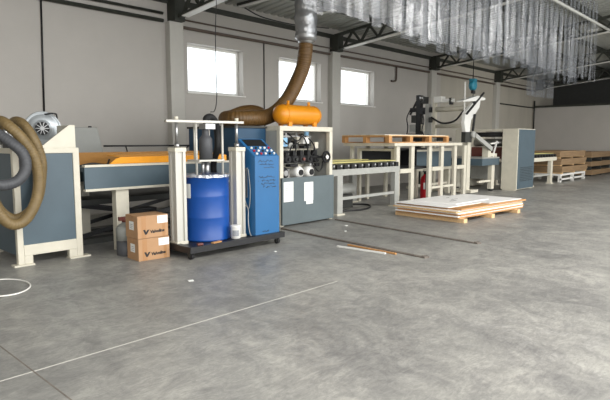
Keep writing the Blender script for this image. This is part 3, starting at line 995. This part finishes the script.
# ================================================================== cartons and canister
def carton(x0, y0, z0, wx, wy, h, label, rz):
    o = thing('cardboard_carton', label, 'carton', (x0 + wx / 2, y0 + wy / 2, z0), 'printed cartons by the drum press')
    pv = (x0, y0)
    MB().box(x0, x0 + wx, y0, y0 + wy, z0, z0 + h, rz, pv).build('box_body', 'card', o, 0.004)

    def L(mb_):
        R = Matrix.Rotation(rz, 3, 'Z')
        for v in mb_.bm.verts:
            q = R @ (v.co - Vector((x0, y0, 0)))
            v.co = q + Vector((x0, y0, 0))
        return mb_
    e = 0.0015
    tp = MB().box(x0 - e, x0 - e / 2, y0 + wy * .5 - .03, y0 + wy * .5 + .03, z0 + h - 0.06, z0 + h + e)
    tp.box(x0, x0 + wx, y0 + wy * .5 - .03, y0 + wy * .5 + .03, z0 + h + e / 2, z0 + h + e)
    tp.box(x0 + 0.12 * wx, x0 + 0.27 * wx, y0 - e, y0 - e / 2, z0 + 0.005, z0 + h - 0.005)
    tp.box(x0 + 0.80 * wx, x0 + 0.90 * wx, y0 - e, y0 - e / 2, z0 + 0.005, z0 + h - 0.005)
    L(tp).build('packing_tape', 'tape', o)
    e2 = 0.003
    L(MB().box(x0 + 0.64 * wx, x0 + 0.98 * wx, y0 - e2, y0 - 0.002, z0 + 0.62 * h, z0 + 0.96 * h)).build('shipping_label', 'paper', o)
    L(MB().box(x0 - e2, x0 - 0.002, y0 + 0.30 * wy, y0 + 0.68 * wy, z0 + 0.36 * h, z0 + 0.74 * h)).build('side_label', 'paper', o)
    pr = MB()
    for k in range(4):
        pr.box(x0 + 0.67 * wx, x0 + (0.88 - 0.05 * (k % 2)) * wx, y0 - e2 - 0.001, y0 - e2 - 0.0004, z0 + (0.68 + 0.07 * k) * h, z0 + (0.70 + 0.07 * k) * h)
    for k in range(3):
        pr.box(x0 - e2 - 0.001, x0 - e2 - 0.0004, y0 + 0.38 * wy, y0 + 0.60 * wy, z0 + (0.44 + 0.08 * k) * h, z0 + (0.46 + 0.08 * k) * h)
    L(pr).build('label_print', 'dust', o)
    lg = MB()
    yy = y0 - e2
    bx, bz = x0 + 0.17 * wx, z0 + 0.17 * h
    lg.prism([(bx, yy, bz + 0.062), (bx + 0.028, yy, bz + 0.062), (bx + 0.040, yy, bz + 0.030), (bx + 0.055, yy, bz + 0.056), (bx + 0.088, yy, bz + 0.062), (bx + 0.048, yy, bz), (bx + 0.026, yy, bz)], (0, 0.001, 0))
    text_mesh(lg, 'Valvoline', 0.054, (bx + 0.094, yy, bz + 0.012), (1, 0, 0.03), (0, 0, 1), bold=0.0026, shear=0.15)
    L(lg).build('logo_print', 'ink', o)
    return o


carton(3.375, 6.0, 0.0, 0.425, 0.33, 0.28, 'lower printed brown carton standing on the floor', -0.08)
carton(3.37, 5.998, 0.284, 0.42, 0.33, 0.285, 'upper printed brown carton stacked on the other one', -0.06)

o = thing('canister', 'grey plastic canister with red-brown cap behind the cartons', 'canister', (3.50, 6.52, 0))
MB().lathe((3.50, 6.52, 0), (0, 0, 1), [(0, 0.125), (0.01, 0.13), (0.2, 0.13)], 24).build('lower_body', 'hosegrey', o)
MB().lathe((3.50, 6.52, 0.2), (0, 0, 1), [(0, 0.13), (0.16, 0.13), (0.2, 0.10), (0.22, 0.06), (0.24, 0.05)], 24).build('upper_body', 'boxgrey', o)
MB().cyl((3.50, 6.52, 0.44), (3.50, 6.52, 0.50), 0.055, seg=16).box(3.40, 3.5, 6.5, 6.54, 0.46, 0.51).build('cap', 'darkred', o)


# ================================================================== roller conveyor (middle)
def roller_conveyor(name, label, xa, xb, ya, yb, ztop, legs, nroll, feet=False):
    o = thing(name, label, 'conveyor', ((xa + xb) / 2, (ya + yb) / 2, 0))
    MB().box(xa, xb, ya, ya + 0.05, ztop - 0.25, ztop - 0.12).build('side_rail', 'lightgrey' if not feet else 'cream', o, 0.004)
    MB().box(xa, xb, yb - 0.05, yb, ztop - 0.25, ztop - 0.12).build('side_rail', 'lightgrey' if not feet else 'cream', o, 0.004)
    for k in range(nroll):
        xx = xa + 0.12 + (xb - xa - 0.24) * k / (nroll - 1)
        r = MB().cyl((xx, ya + 0.06, ztop - 0.07), (xx, yb - 0.06, ztop - 0.07), 0.05, seg=14).build('roller', 'steel', o)
        MB().box(xx - 0.055, xx + 0.055, ya + 0.0, ya + 0.055, ztop - 0.12, ztop - 0.025).build('bearing_block', 'rubber', r)
    for lx in legs:
        for ly in (ya, yb - 0.12):
            g_ = MB().box(lx, lx + 0.17, ly, ly + 0.12, 0.03, ztop - 0.25).build('leg', 'cream' if feet else 'lightgrey', o, 0.004)
            MB().box(lx - 0.04, lx + 0.21, ly - 0.03, ly + 0.15, 0, 0.03).build('foot', 'cream', g_)
    for ly in (ya + 0.02, yb - 0.07):
        MB().box(legs[0] + 0.17, legs[-1], ly, ly + 0.05, 0.3, 0.36).build('brace', 'lightgrey', o)
    MB().box(xa, xb, ya + 0.12, ya + 0.55, ztop + 0.0, ztop + 0.012).build('guard_board', 'yellow', o)
    MB().box(xa, xb, yb - 0.45, yb, ztop + 0.0, ztop + 0.012).build('guard_board', 'yellow', o)
    return o


roller_conveyor('roller_conveyor', 'grey roller conveyor with pale yellow top right of the open machine', 7.96, 10.52, 6.85, 8.2, 1.05, (8.27, 10.32), 11)
tag(MB().tube([(8.8, 7.2, 0.02), (9.2, 7.0, 0.02), (9.7, 7.1, 0.02), (10.1, 7.5, 0.02), (9.6, 8.0, 0.02), (8.9, 7.9, 0.02)], 0.02, 8).build('floor_cable', 'black'), 'black cable lying on the floor under the middle roller conveyor', 'cable')
o = thing('gear_motor', 'dark motor unit on the floor under the middle roller conveyor', 'motor', (9.4, 7.6, 0))
MB().box(9.25, 9.6, 7.5, 7.8, 0, 0.3).build('motor_base', 'darksteel', o)
MB().cyl((9.1, 7.65, 0.42), (9.75, 7.65, 0.42), 0.12, seg=18).build('motor_body', 'lightgrey', o)
tag(MB().box(9.62, 9.9, 9.2, 9.5, 0, 1.36).build('red_cabinet', 'darkred', None, 0.01), 'dark red cabinet by the wall behind the roller conveyor', 'cabinet')

# ================================================================== press with hood, under the stacking table
o = thing('flat_press', 'long blue-grey press with dark infeed mouth under the table', 'machine', (12.7, 7.9, 0))
pf_ = MB().box(10.66, 10.74, 7.12, 7.2, 0.0, 1.32).box(10.66, 10.74, 8.12, 8.2, 0, 1.32).box(10.66, 10.74, 7.2, 8.12, 1.26, 1.32).box(10.66, 10.74, 7.2, 8.12, 0.78, 0.86)
pf_.box(10.74, 14.2, 8.12, 8.2, 0.78, 0.86).box(12.3, 14.2, 7.5, 7.58, 1.22, 1.30).box(12.3, 14.2, 7.5, 7.58, 0.70, 0.78)
for xx in (12.34, 14.08):
    pf_.box(xx, xx + 0.1, 7.52, 7.64, 0, 0.7).box(xx, xx + 0.1, 8.1, 8.22, 0, 0.7)
pf_.box(12.3, 14.2, 7.56, 7.62, 0.28, 0.34)
pf_.build('frame', 'cream', o)
MB().box(10.74, 12.3, 7.14, 8.2, 1.28, 1.31).box(10.74, 12.3, 8.16, 8.2, 0.86, 1.28).box(12.26, 12.3, 7.5, 8.16, 0.86, 1.28).build('mouth_lining', 'rubber', o)
MB().box(10.74, 12.3, 7.14, 8.12, 0.80, 0.86).build('bed', 'rubber', o)
MB().box(12.3, 14.2, 7.52, 7.56, 0.78, 1.22).box(12.3, 14.2, 8.16, 8.2, 0.78, 1.22).build('side_panel', 'bluegrey', o)
MB().box(12.3, 14.2, 7.56, 8.16, 1.22, 1.30).box(12.3, 14.2, 7.6, 8.16, 0.72, 0.78).build('body_plate', 'lightgrey', o)

# stacking table: top and three pairs of uprights
o = thing('stacking_table', 'cream stacking table with six slim posts carrying the pallets', 'table', (12.4, 7.6, 0))
MB().box(10.42, 13.72, 6.94, 8.45, 1.38, 1.455).build('tabletop', 'cream', o, 0.004)
for (a, b) in ((10.58, 11.22), (12.05, 12.66), (13.38, 13.95)):
    for xx in (a, b):
        MB().box(xx, xx + 0.14, 6.99, 7.06, 0, 1.38).build('post', 'cream', o, 0.003)
        MB().box(xx, xx + 0.1, 8.3, 8.37, 0, 1.38).build('post', 'cream', o, 0.003)
    MB().box(a + 0.17, b, 6.99, 7.06, 0.74, 0.84).build('mid_rail', 'cream', o)
MB().box(12.83, 13.38, 7.0, 7.05, 0.28, 0.34).build('low_rail', 'cream', o)
MB().box(12.22, 12.66, 7.0, 7.05, 0.28, 0.34).build('low_rail', 'cream', o)

# fire extinguisher
o = thing('fire_extinguisher', 'red fire extinguisher standing between the posts of the table', 'fire extinguisher', (12.36, 7.28, 0))
MB().lathe((12.36, 7.28, 0), (0, 0, 1), [(0, 0.105), (0.02, 0.115), (0.5, 0.115), (0.57, 0.09), (0.61, 0.045), (0.64, 0.04)], 24).build('cylinder', 'red', o)
MB().cyl((12.36, 7.28, 0.64), (12.36, 7.28, 0.70), 0.03, seg=12).box(12.27, 12.44, 7.265, 7.295, 0.70, 0.725).box(12.27, 12.40, 7.265, 7.295, 0.74, 0.76).build('valve_handle', 'black', o)
MB().tube([(12.33, 7.25, 0.68), (12.27, 7.2, 0.66), (12.235, 7.18, 0.5), (12.24, 7.17, 0.25)], 0.015, 8).build('discharge_hose', 'black', o)
arc_patch(MB(), 12.36, 7.28, 0.116, -2.9, -1.5, 0.25, 0.42).build('label', 'paper', o)


# pallets on the table
def pallet(label, x0, x1, y0, y1, z0, grp, m='wood', top='woodpale', nb=4):
    o = thing('wooden_pallet', label, 'pallet', ((x0 + x1) / 2, (y0 + y1) / 2, z0), grp)
    tb = MB()
    yy = y0
    n = 7
    bw = (y1 - y0) / n
    for k in range(n):
        tb.box(x0, x1, y0 + k * bw + 0.01, y0 + (k + 1) * bw - 0.01, z0 + 0.16, z0 + 0.185)
    tb.build('deck', top, o)
    bb = MB()
    for yy in (y0, (y0 + y1) / 2 - 0.05, y1 - 0.1):
        bb.box(x0, x1, yy, yy + 0.1, z0, z0 + 0.025)
    bb.build('bottom_board', m, o)
    for k in range(nb):
        xx = x0 + (x1 - x0 - 0.13) * k / (nb - 1)
        for yy in (y0, (y0 + y1) / 2 - 0.05, y1 - 0.1):
            MB().box(xx, xx + 0.13, yy, yy + 0.1, z0 + 0.025, z0 + 0.135).build('block', m, o)
        MB().box(xx, xx + 0.13, y0, y1, z0 + 0.135, z0 + 0.16).build('stringer', m, o)
    return o


pallet('long wooden pallet lying on the cream stacking table', 10.3, 13.1, 7.02, 8.4, 1.455, 'pallets on the table')
tag(MB().box(10.25, 13.05, 7.1, 8.38, 1.64, 1.65).build('backing_sheet', 'pvcwhite'), 'thin white sheet lying on the long pallet', 'sheet')

# ================================================================== film unwinder
o = thing('film_unwinder', 'film unwinding stand with cream columns, two rolls and bent white arm', 'machine', (14.5, 8.0, 0))
ux = 14.45
MB().box(ux - 0.06, ux + 0.06, 8.18, 8.28, 0, 2.78).build('far_column', 'cream', o, 0.005)
MB().box(ux - 0.1, ux + 0.1, 7.1, 7.24, 0, 1.75).build('near_column', 'cream', o, 0.005)
MB().box(ux - 0.12, ux + 0.35, 6.95, 9.1, 0.02, 0.1).build('base_beam', 'cream', o)
dv = MB().box(ux - 0.08, ux + 0.08, 8.68, 8.83, 0.1, 2.88).build('drive_column', 'black', o)
MB().box(ux - 0.06, ux + 0.06, 8.38, 8.52, 0.1, 2.6).build('guide_column', 'lightgrey', o, 0.005)
for (x0, x1, y0, y1, z0, z1, m_) in ((-.1, .1, 8.52, 8.68, 2.3, 2.5, 'black'), (-.12, .06, 8.83, 9.02, 2.38, 2.5, 'rubber'), (-.1, .1, 8.83, 9.1, 1.5, 1.72, 'rubber'), (-.08, .1, 8.83, 9.05, 1.78, 2.0, 'lightgrey'),
                                     (-.1, .08, 8.83, 8.98, 2.05, 2.28, 'darksteel'), (-.1, .1, 8.5, 8.66, 1.5, 1.66, 'darksteel'), (-.1, .1, 8.52, 8.64, 1.8, 2.0, 'cream'), (-.1, .1, 8.5, 8.66, 2.62, 2.82, 'darksteel'),
                                     (-.12, .1, 8.3, 8.42, 1.5, 1.7, 'bluegrey'), (-.14, .0, 8.26, 8.36, 2.05, 2.2, 'darksteel'), (-.1, .1, 8.3, 8.38, 2.35, 2.5, 'black'), (-.1, .1, 7.7, 8.1, 1.5, 1.6, 'darksteel')):
    MB().box(ux + x0, ux + x1, y0, y1, z0, z1).build('actuator', m_, dv, 0.01)
MB().cyl((ux - 0.1, 8.55, 2.78), (ux - 0.1, 8.66, 2.78), 0.07, seg=14).build('motor', 'steel', dv)
MB().bar((ux, 9.08, 2.3), (ux, 8.84, 2.72), 0.05).build('brace', 'rubber', dv)
MB().tube([(ux - .12, 9.0, 2.45), (ux - .15, 9.1, 2.2), (ux - .15, 9.06, 1.9), (ux - .14, 9.12, 1.6)], 0.02, 6).build('cable', 'rubber', dv)
MB().tube([(ux - .12, 8.6, 2.4), (ux - .16, 8.5, 2.1), (ux - .15, 8.56, 1.8), (ux - .14, 8.4, 1.55)], 0.018, 6).build('cable', 'rubber', dv)
MB().cyl((ux, 7.24, 2.43), (ux, 8.18, 2.43), 0.075, seg=20).build('upper_roll', 'cream', o)
MB().cyl((ux, 7.24, 1.93), (ux, 8.18, 1.93), 0.055, seg=20).build('lower_roll', 'cream', o)
MB().box(ux - 0.14, ux + 0.1, 7.95, 8.2, 2.62, 2.80).box(ux - 0.1, ux + 0.05, 7.62, 7.95, 2.62, 2.72).build('top_bracket', 'pvcwhite', o)
MB().box(ux - 0.1, ux + 0.05, 7.66, 7.72, 2.55, 2.74).build('top_sensor', 'black', o)
MB().tube([(ux - 0.12, 8.28, 2.2), (ux - 0.14, 7.9, 2.02), (ux - 0.14, 7.5, 2.08), (ux - 0.2, 7.2, 2.35), (ux + 0.0, 6.98, 2.6)], 0.028, 8).build('cable_chain', 'rubber', o)
k_ = ux - 0.2
MB().prism([(k_ - 0.25, 7.0, 1.75), (k_ - 0.0, 7.0, 1.75), (k_ + 0.06, 7.0, 2.08), (k_ + 0.56, 7.0, 2.46), (k_ + 0.62, 7.0, 2.72), (k_ + 0.40, 7.0, 2.74), (k_ - 0.30, 7.0, 2.27), (k_ - 0.34, 7.0, 2.0)], (0, 0.1, 0)).build('swing_arm', 'pvcwhite', o, 0.006)
MB().prism([(k_ - 0.5, 6.97, 2.56), (k_ + 0.3, 6.97, 2.63), (k_ + 0.85, 6.97, 2.68), (k_ + 0.85, 6.97, 2.74), (k_ + 0.4, 6.97, 2.78), (k_ - 0.5, 6.97, 2.60)], (0, 0.2, 0)).build('arm_cover', 'pvcwhite', o)
MB().bar((k_ - 0.3, 6.96, 2.24), (k_ + 0.72, 6.96, 2.88), 0.04).build('damper', 'black', o)
MB().bar((k_ + 0.1, 6.96, 1.78), (k_ + 0.2, 6.96, 2.25), 0.05).build('damper', 'black', o)
MB().box(k_ - 0.3, k_ + 0.1, 6.98, 7.1, 1.46, 1.75).build('pivot', 'darksteel', o)
MB().cyl((k_ + 0.1, 6.9, 1.68), (k_ + 0.1, 7.0, 1.68), 0.09, seg=14).build('pivot_cap', 'lightgrey', o)
MB().bar((k_ + 0.12, 6.9, 1.66), (k_ + 1.15, 6.86, 1.26), 0.07, 0.12).build('tie_bar', 'lightgrey', o)
MB().box(k_ - 0.29, k_ - 0.262, 7.03, 7.06, 2.2, 3.12).build('side_pole', 'pvcwhite', o)

# teal hoist hanging above it
o = thing('balancer_hoist', 'teal balancer hanging on a cord above the white arm', 'hoist', (14.6, 7.1, 2.9))
MB().lathe((14.55, 7.1, 3.07), (0, -1, 0), [(-0.08, 0.1), (-0.06, 0.14), (0.06, 0.14), (0.08, 0.1)], 20).box(14.47, 14.63, 7.02, 7.18, 3.15, 3.25).build('housing', 'teal', o)
MB().cyl((14.55, 7.1, 3.25), (14.55, 7.1, zt(7.1, 4.7)), 0.012, seg=6).build('cord', 'black', o)
MB().box(14.5, 14.66, 7.07, 7.13, 2.84, 2.93).cyl((14.58, 7.1, 2.7), (14.58, 7.1, 2.95), 0.01, seg=6).build('hook', 'black', o)

# ================================================================== laminating table and calender
o = thing('infeed_table', 'grey-blue topped table with cream legs left of the tall cabinet', 'table', (15.4, 7.5, 0))
MB().box(14.9, 16.08, 6.9, 8.2, 0.78, 0.98).build('apron', 'bluegrey', o, 0.005)
MB().box(14.9, 16.08, 6.9, 8.2, 0.985, 1.02).build('tabletop', 'lightgrey', o)
for lx, ly in ((15.62, 6.93), (14.92, 8.05), (15.62, 8.05)):
    l_ = MB().box(lx, lx + 0.2, ly, ly + 0.12, 0.06, 0.78).build('leg', 'cream', o)
    MB().cyl((lx + 0.1, ly + 0.06, 0), (lx + 0.1, ly + 0.06, 0.06), 0.07, seg=12).build('castor', 'rubber', l_)
MB().box(14.85, 15.62, 6.96, 7.02, 0.28, 0.34).build('stretcher', 'cream', o)
MB().box(15.3, 15.5, 6.92, 7.1, 1.02, 1.32).prism([(15.5, 6.95, 1.05), (16.0, 6.95, 1.02), (16.0, 6.95, 1.12), (15.5, 6.95, 1.15)], (0, 0.1, 0)).build('guide_block', 'cream', o)
MB().bar((15.7, 6.95, 1.02), (15.95, 6.95, 1.5), 0.04).bar((15.5, 6.95, 1.42), (16.05, 6.95, 1.45), 0.04).build('guide_rail', 'pvcwhite', o)

o = thing('calender', 'tall blue-grey and cream cabinet holding the long pressure rollers', 'machine', (16.7, 7.6, 0))
for ya, yb in ((6.36, 6.84), (8.0, 8.4)):
    h_ = MB().box(16.1, 17.45, ya, yb, 0.03, 1.87).build('cabinet', 'cream', o, 0.006)
    if ya < 7:
        MB().box(16.14, 17.42, ya - 0.012, ya - 0.0005, 0.05, 1.85).build('side_panel', 'bluegrey', h_)
MB().box(16.1, 16.22, 6.4, 6.8, 0, 0.03).box(17.3, 17.43, 6.4, 6.8, 0, 0.03).box(16.1, 16.22, 8.05, 8.35, 0, 0.03).box(17.3, 17.43, 8.05, 8.35, 0, 0.03).build('foot', 'cream', o)
vp = MB()
for k in range(16):
    for j in range(9):
        vp.box(16.32 + k * 0.063, 16.355 + k * 0.063, 6.345, 6.3475, 0.28 + j * 0.05, 0.305 + j * 0.05)
vp.build('vent_grille', 'darksteel', o)
MB().box(16.15, 16.5, 6.84, 8.0, 1.80, 1.87).build('top_beam', 'cream', o)
MB().cyl((16.3, 6.84, 1.70), (16.3, 8.0, 1.70), 0.075, seg=20).build('upper_roller', 'rubber', o)
MB().cyl((16.7, 6.84, 1.45), (16.7, 8.0, 1.45), 0.12, seg=20).build('lower_roller', 'steel', o)
MB().box(16.45, 17.3, 6.84, 8.0, 0.95, 1.3).build('roller_cover', 'darkred', o)
MB().box(16.3, 17.3, 6.84, 8.0, 0.3, 0.8).build('lower_housing', 'lightgrey', o)

# ================================================================== far conveyor and stacks
roller_conveyor('roller_conveyor', 'far roller conveyor with white legs right of the tall cabinet', 17.7, 20.3, 6.6, 7.9, 1.06, (17.9, 19.75), 10, True)


def pack(label, x0, x1, y0, y1, z0, h, grp, m, bh=0.05, bm_='woodpale'):
    o = thing('board_pack', label, 'board pack', ((x0 + x1) / 2, (y0 + y1) / 2, z0), grp)
    n = 4
    st = MB()
    for k in range(n):
        j = random.uniform(-0.02, 0.02)
        st.box(x0 + j, x1 + j, y0 + random.uniform(-.02, .02), y1, z0 + bh + k * (h - bh) / n, z0 + bh + (k + 1) * (h - bh) / n - 0.008)
    st.build('boards', m, o)
    for k in range(3):
        xx = x0 + 0.08 + (x1 - x0 - 0.26) * k / 2
        MB().box(xx, xx + 0.1, y0 + 0.02, y1 - 0.02, z0, z0 + bh).build('bearer', bm_, o)
    return o


o = thing('stillage', 'low white slatted stillage under the far board stack', 'stillage', (21.8, 7.1, 0))
MB().box(20.5, 23.4, 6.5, 7.8, 0.24, 0.31).build('deck', 'pvcwhite', o)
for xx in (20.5, 21.9, 23.3):
    for yy in (6.5, 7.7):
        MB().box(xx, xx + 0.1, yy, yy + 0.1, 0, 0.24).build('leg', 'pvcwhite', o)
MB().box(20.5, 23.4, 6.5, 6.54, 0.08, 0.14).build('rail', 'pvcwhite', o)
for k, (z0, nm) in enumerate(((0.31, 'bottom pack of brown boards in the stack on the white stillage'), (0.59, 'middle pack of brown boards in the stack on the white stillage'), (0.87, 'top pack of brown boards in the stack on the white stillage'))):
    pack(nm, 20.45 - 0.05 * k, 23.45 - 0.08 * k, 6.45 + 0.03 * k, 7.8, z0, 0.27, 'board packs on the white stillage', 'chipboard')
for (x0, y0, z0, h_, bh_, nm) in ((25.0, 6.7, 0.0, 0.26, 0.06, 'lowest pack of brown boards in the stack at the right edge'), (25.05, 6.75, 0.26, 0.36, 0.16, 'middle pack of brown boards in the stack at the right edge'), (24.95, 6.72, 0.62, 0.42, 0.18, 'top pack of brown boards in the stack at the right edge')):
    pack(nm, x0, x0 + 3.2, y0, 8.0, z0, h_, 'board packs at the right edge', 'chipboard', bh_, 'darksteel')

# ================================================================== pile of white panels on the floor
ang = -0.085
pc = (10.3, 5.25)


def pbox(x0, x1, y0, y1, z0, z1, extra=0.0):
    return MB().box(x0, x1, y0, y1, z0, z1, ang + extra, pc)


for k, xx in enumerate((9.15, 10.15, 11.2)):
    tag(pbox(xx, xx + 0.12, 4.42, 6.0, 0, 0.075).build('timber_bearer', 'woodpale'), ('timber bearer under the left end of the white panel pile', 'timber bearer under the middle of the white panel pile', 'timber bearer under the right end of the white panel pile')[k], 'bearer', 'bearers under the white panels')
lays = [(9.1, 11.6, 4.50, 5.95, 0.028, 'wood', 0.0), (9.07, 11.6, 4.50, 5.95, 0.022, 'white', 0.004), (9.12, 11.62, 4.48, 5.93, 0.03, 'wood', 0.01), (9.1, 11.58, 4.50, 5.96, 0.022, 'white', -0.006),
        (9.05, 11.55, 4.50, 5.97, 0.03, 'woodpale', -0.012), (9.08, 11.57, 4.50, 5.96, 0.022, 'white', 0.008), (9.12, 11.64, 4.46, 5.95, 0.03, 'wood', 0.0)]
z = 0.0755
names = ['lowest brown-edged panel in the floor pile, lying on the bearers', 'white-edged panel just above the lowest brown one in the floor pile', 'second brown-edged panel from the bottom of the floor pile',
         'white-edged panel in the middle of the floor pile', 'pale wooden panel above the middle of the floor pile', 'upper white-edged panel between two wooden ones in the floor pile', 'brown-edged panel just under the loose white sheets of the floor pile']
for (a, b, c, d, t, m, e), nm in zip(lays, names):
    o = tag(pbox(a, b, c, d, z, z + t, e).build('panel', m), nm, 'panel', 'panels in the floor pile')
    z += t + 0.0005
for (a, b, c, d, e, nm) in ((9.05, 10.25, 4.72, 5.95, 0.02, 'white sheet on top of the floor pile, near left'), (10.3, 11.6, 4.55, 5.92, -0.015, 'white sheet on top of the floor pile, right end'),):
    o = tag(pbox(a, b, c, d, z, z + 0.012, e).build('white_sheet', 'white'), nm, 'sheet', 'white sheets on the floor pile')
z += 0.0125
o = tag(pbox(9.55, 10.9, 4.9, 5.95, z, z + 0.01, 0.05).build('white_sheet', 'white'), 'topmost white sheet lying across the middle of the floor pile', 'sheet', 'white sheets on the floor pile')
lg = MB()
for (a, b, c) in ((9.9, 10.15, 5.2), (10.4, 10.5, 5.6), (10.2, 10.42, 5.35)):
    lg.box(a, b, c, c + 0.03, z + 0.0105, z + 0.0115, ang, pc)
lg.build('tape_marks', 'darksteel', o)

# ================================================================== floor rails, strips, cables
pipe_ = MB().bar((6.36, 6.50, 0.012), (6.01, 3.52, 0.008), 0.055, 0.016).bar((6.03, 3.54, 0.02), (6.01, 3.48, 0.012), 0.08, 0.024)
tag(pipe_.build('floor_rail', 'railsteel'), 'dark steel floor rail nearer the blue console', 'rail', 'floor rails')
pipe_ = MB().bar((7.80, 6.50, 0.012), (7.38, 3.46, 0.008), 0.055, 0.016).bar((7.40, 3.48, 0.02), (7.38, 3.42, 0.012), 0.08, 0.024)
tag(pipe_.build('floor_rail', 'railsteel'), 'dark steel floor rail nearer the white panel pile', 'rail', 'floor rails')
tag(MB().bar((5.80, 4.80, 0.011), (5.86, 4.02, 0.011), 0.035, 0.02).build('white_strip', 'pvcwhite'), 'white plastic strip lying beside the nearer floor rail', 'strip')
tag(MB().bar((5.98, 4.75, 0.012), (5.93, 3.9, 0.012), 0.03, 0.02).build('wooden_batten', 'wood'), 'thin wooden batten lying along the nearer floor rail', 'batten')
tag(MB().tube([(1.5, 6.3, 0.012), (1.75, 6.33, 0.012), (1.95, 6.22, 0.012), (2.04, 6.0, 0.012), (2.0, 5.75, 0.012), (1.85, 5.58, 0.012), (1.68, 5.58, 0.012), (1.5, 5.75, 0.012)], 0.008, 8).build('floor_cable', 'pvcwhite'), 'white cable loop on the floor in front of the left machine', 'cable')
for k, (x_, y_, s_, lab) in enumerate(((7.35, 5.9, 0.05, 'white paper scrap between the two floor rails'), (6.9, 5.55, 0.03, 'tiny white scrap left between the floor rails'), (3.25, 4.75, 0.05, 'white scrap on the open floor in front of the cartons'), (4.95, 5.2, 0.03, 'tiny scrap on the floor in front of the trolley'))):
    tag(MB().prism([(x_, y_, 0.001), (x_ + s_, y_ - s_ * .4, 0.001), (x_ + s_ * 1.4, y_ + s_ * .5, 0.001), (x_ + s_ * .3, y_ + s_ * .9, 0.001)], (0, 0, 0.006)).build('paper_scrap', 'paper'), lab, 'scrap')

# hanging wires
tag(MB().tube([(5.9, 7.6, zt(7.6, 4.7)), (5.86, 7.55, 4.0), (5.75, 7.45, 3.4), (5.55, 7.2, 2.8), (5.25, 6.8, 2.2), (4.9, 6.4, 1.95), (4.6, 6.1, 1.9)], 0.007, 6).build('hanging_cable', 'darksteel'), 'thin cable hanging from the roof down to the drum press', 'cable')
tag(MB().tube([(8.5, 9.9, 4.6), (8.9, 9.7, 4.42), (9.8, 9.5, 4.35), (10.7, 9.6, 4.45), (11.4, 9.8, 4.55)], 0.015, 6).build('hanging_cable', 'black'), 'slack black cable under the roof above the windows', 'cable')
tag(MB().cyl((12.6, 4.36, 4.6), (19.5, 4.36, 4.6), 0.035, seg=10).build('curtain_pipe', 'lightgrey'), 'pale pipe running in front of the plastic curtain at upper right', 'pipe')


# ================================================================== strip curtains
def strip_curtain(label, xa, xb, y, zb, zvar, top, m, wd, loc, step=None, crinkle=False):
    o = thing('strip_curtain', label, 'curtain', loc)
    x = xa
    k = 0
    while x < xb:
        n = 5
        ww = wd * random.uniform(0.9, 1.05)
        zz = zb(x) + random.uniform(-zvar, zvar)
        tw = random.uniform(-0.22, 0.22)
        yo = y + (0.02 if k % 2 else -0.02)
        mb_ = MB()
        cols = []
        rows = 7
        a1, a2 = random.uniform(-1, 1) * 0.03, random.uniform(-1, 1) * 0.03
        bow = random.uniform(-0.06, 0.06)
        for i in range(n + 1):
            u = i / n - 0.5
            c_ = []
            for j in range(rows + 1):
                v = j / rows
                zz_ = zz + (top - zz) * v
                ang_ = tw * (1 - v)
                du = ww * u
                c_.append(mb_.bm.verts.new((x + du * math.cos(ang_) + a1 * (1 - v), yo + du * math.sin(ang_) + bow * (0.25 - u * u) + a2 * (1 - v) + 0.008 * math.sin(v * 9 + k), zz_)))
            cols.append(c_)
        for i in range(n):
            for j in range(rows):
                f_ = mb_.bm.faces.new((cols[i][j], cols[i + 1][j], cols[i + 1][j + 1], cols[i][j + 1]))
                f_.smooth = True
        mb_.build('strip', m if (crinkle and 6.2 < x < 11.2 and random.random() < 0.5) or not crinkle else M['pvcsmooth'], o)
        x += step or wd * 0.86
        k += 1
    return o


strip_curtain('long clear plastic strip curtain hanging from the roof over the machines', 4.9, 16.65, 4.5, lambda x: 3.13 - (0.04 if x < 10 else 0) + 0.04 * math.sin(x * 1.3), 0.06, zt(4.5, 4.64), M['pvc'], 0.2, (10.7, 4.5, 3.1), 0.155, True)
strip_curtain('second plastic strip curtain hanging parallel behind the long one', 8.6, 18.5, 5.55, lambda x: 3.32 + 0.05 * math.sin(x), 0.05, zt(5.55, 4.64), M['pvcdusty'], 0.3, (13.5, 5.55, 3.3), 0.27)
strip_curtain('short dusty strip curtain low beyond the right end of the long one', 16.6, 18.3, 6.3, lambda x: 2.86, 0.02, zt(6.3, 4.64), M['pvcdusty'], 0.42, (17.4, 6.3, 2.86), 0.42)
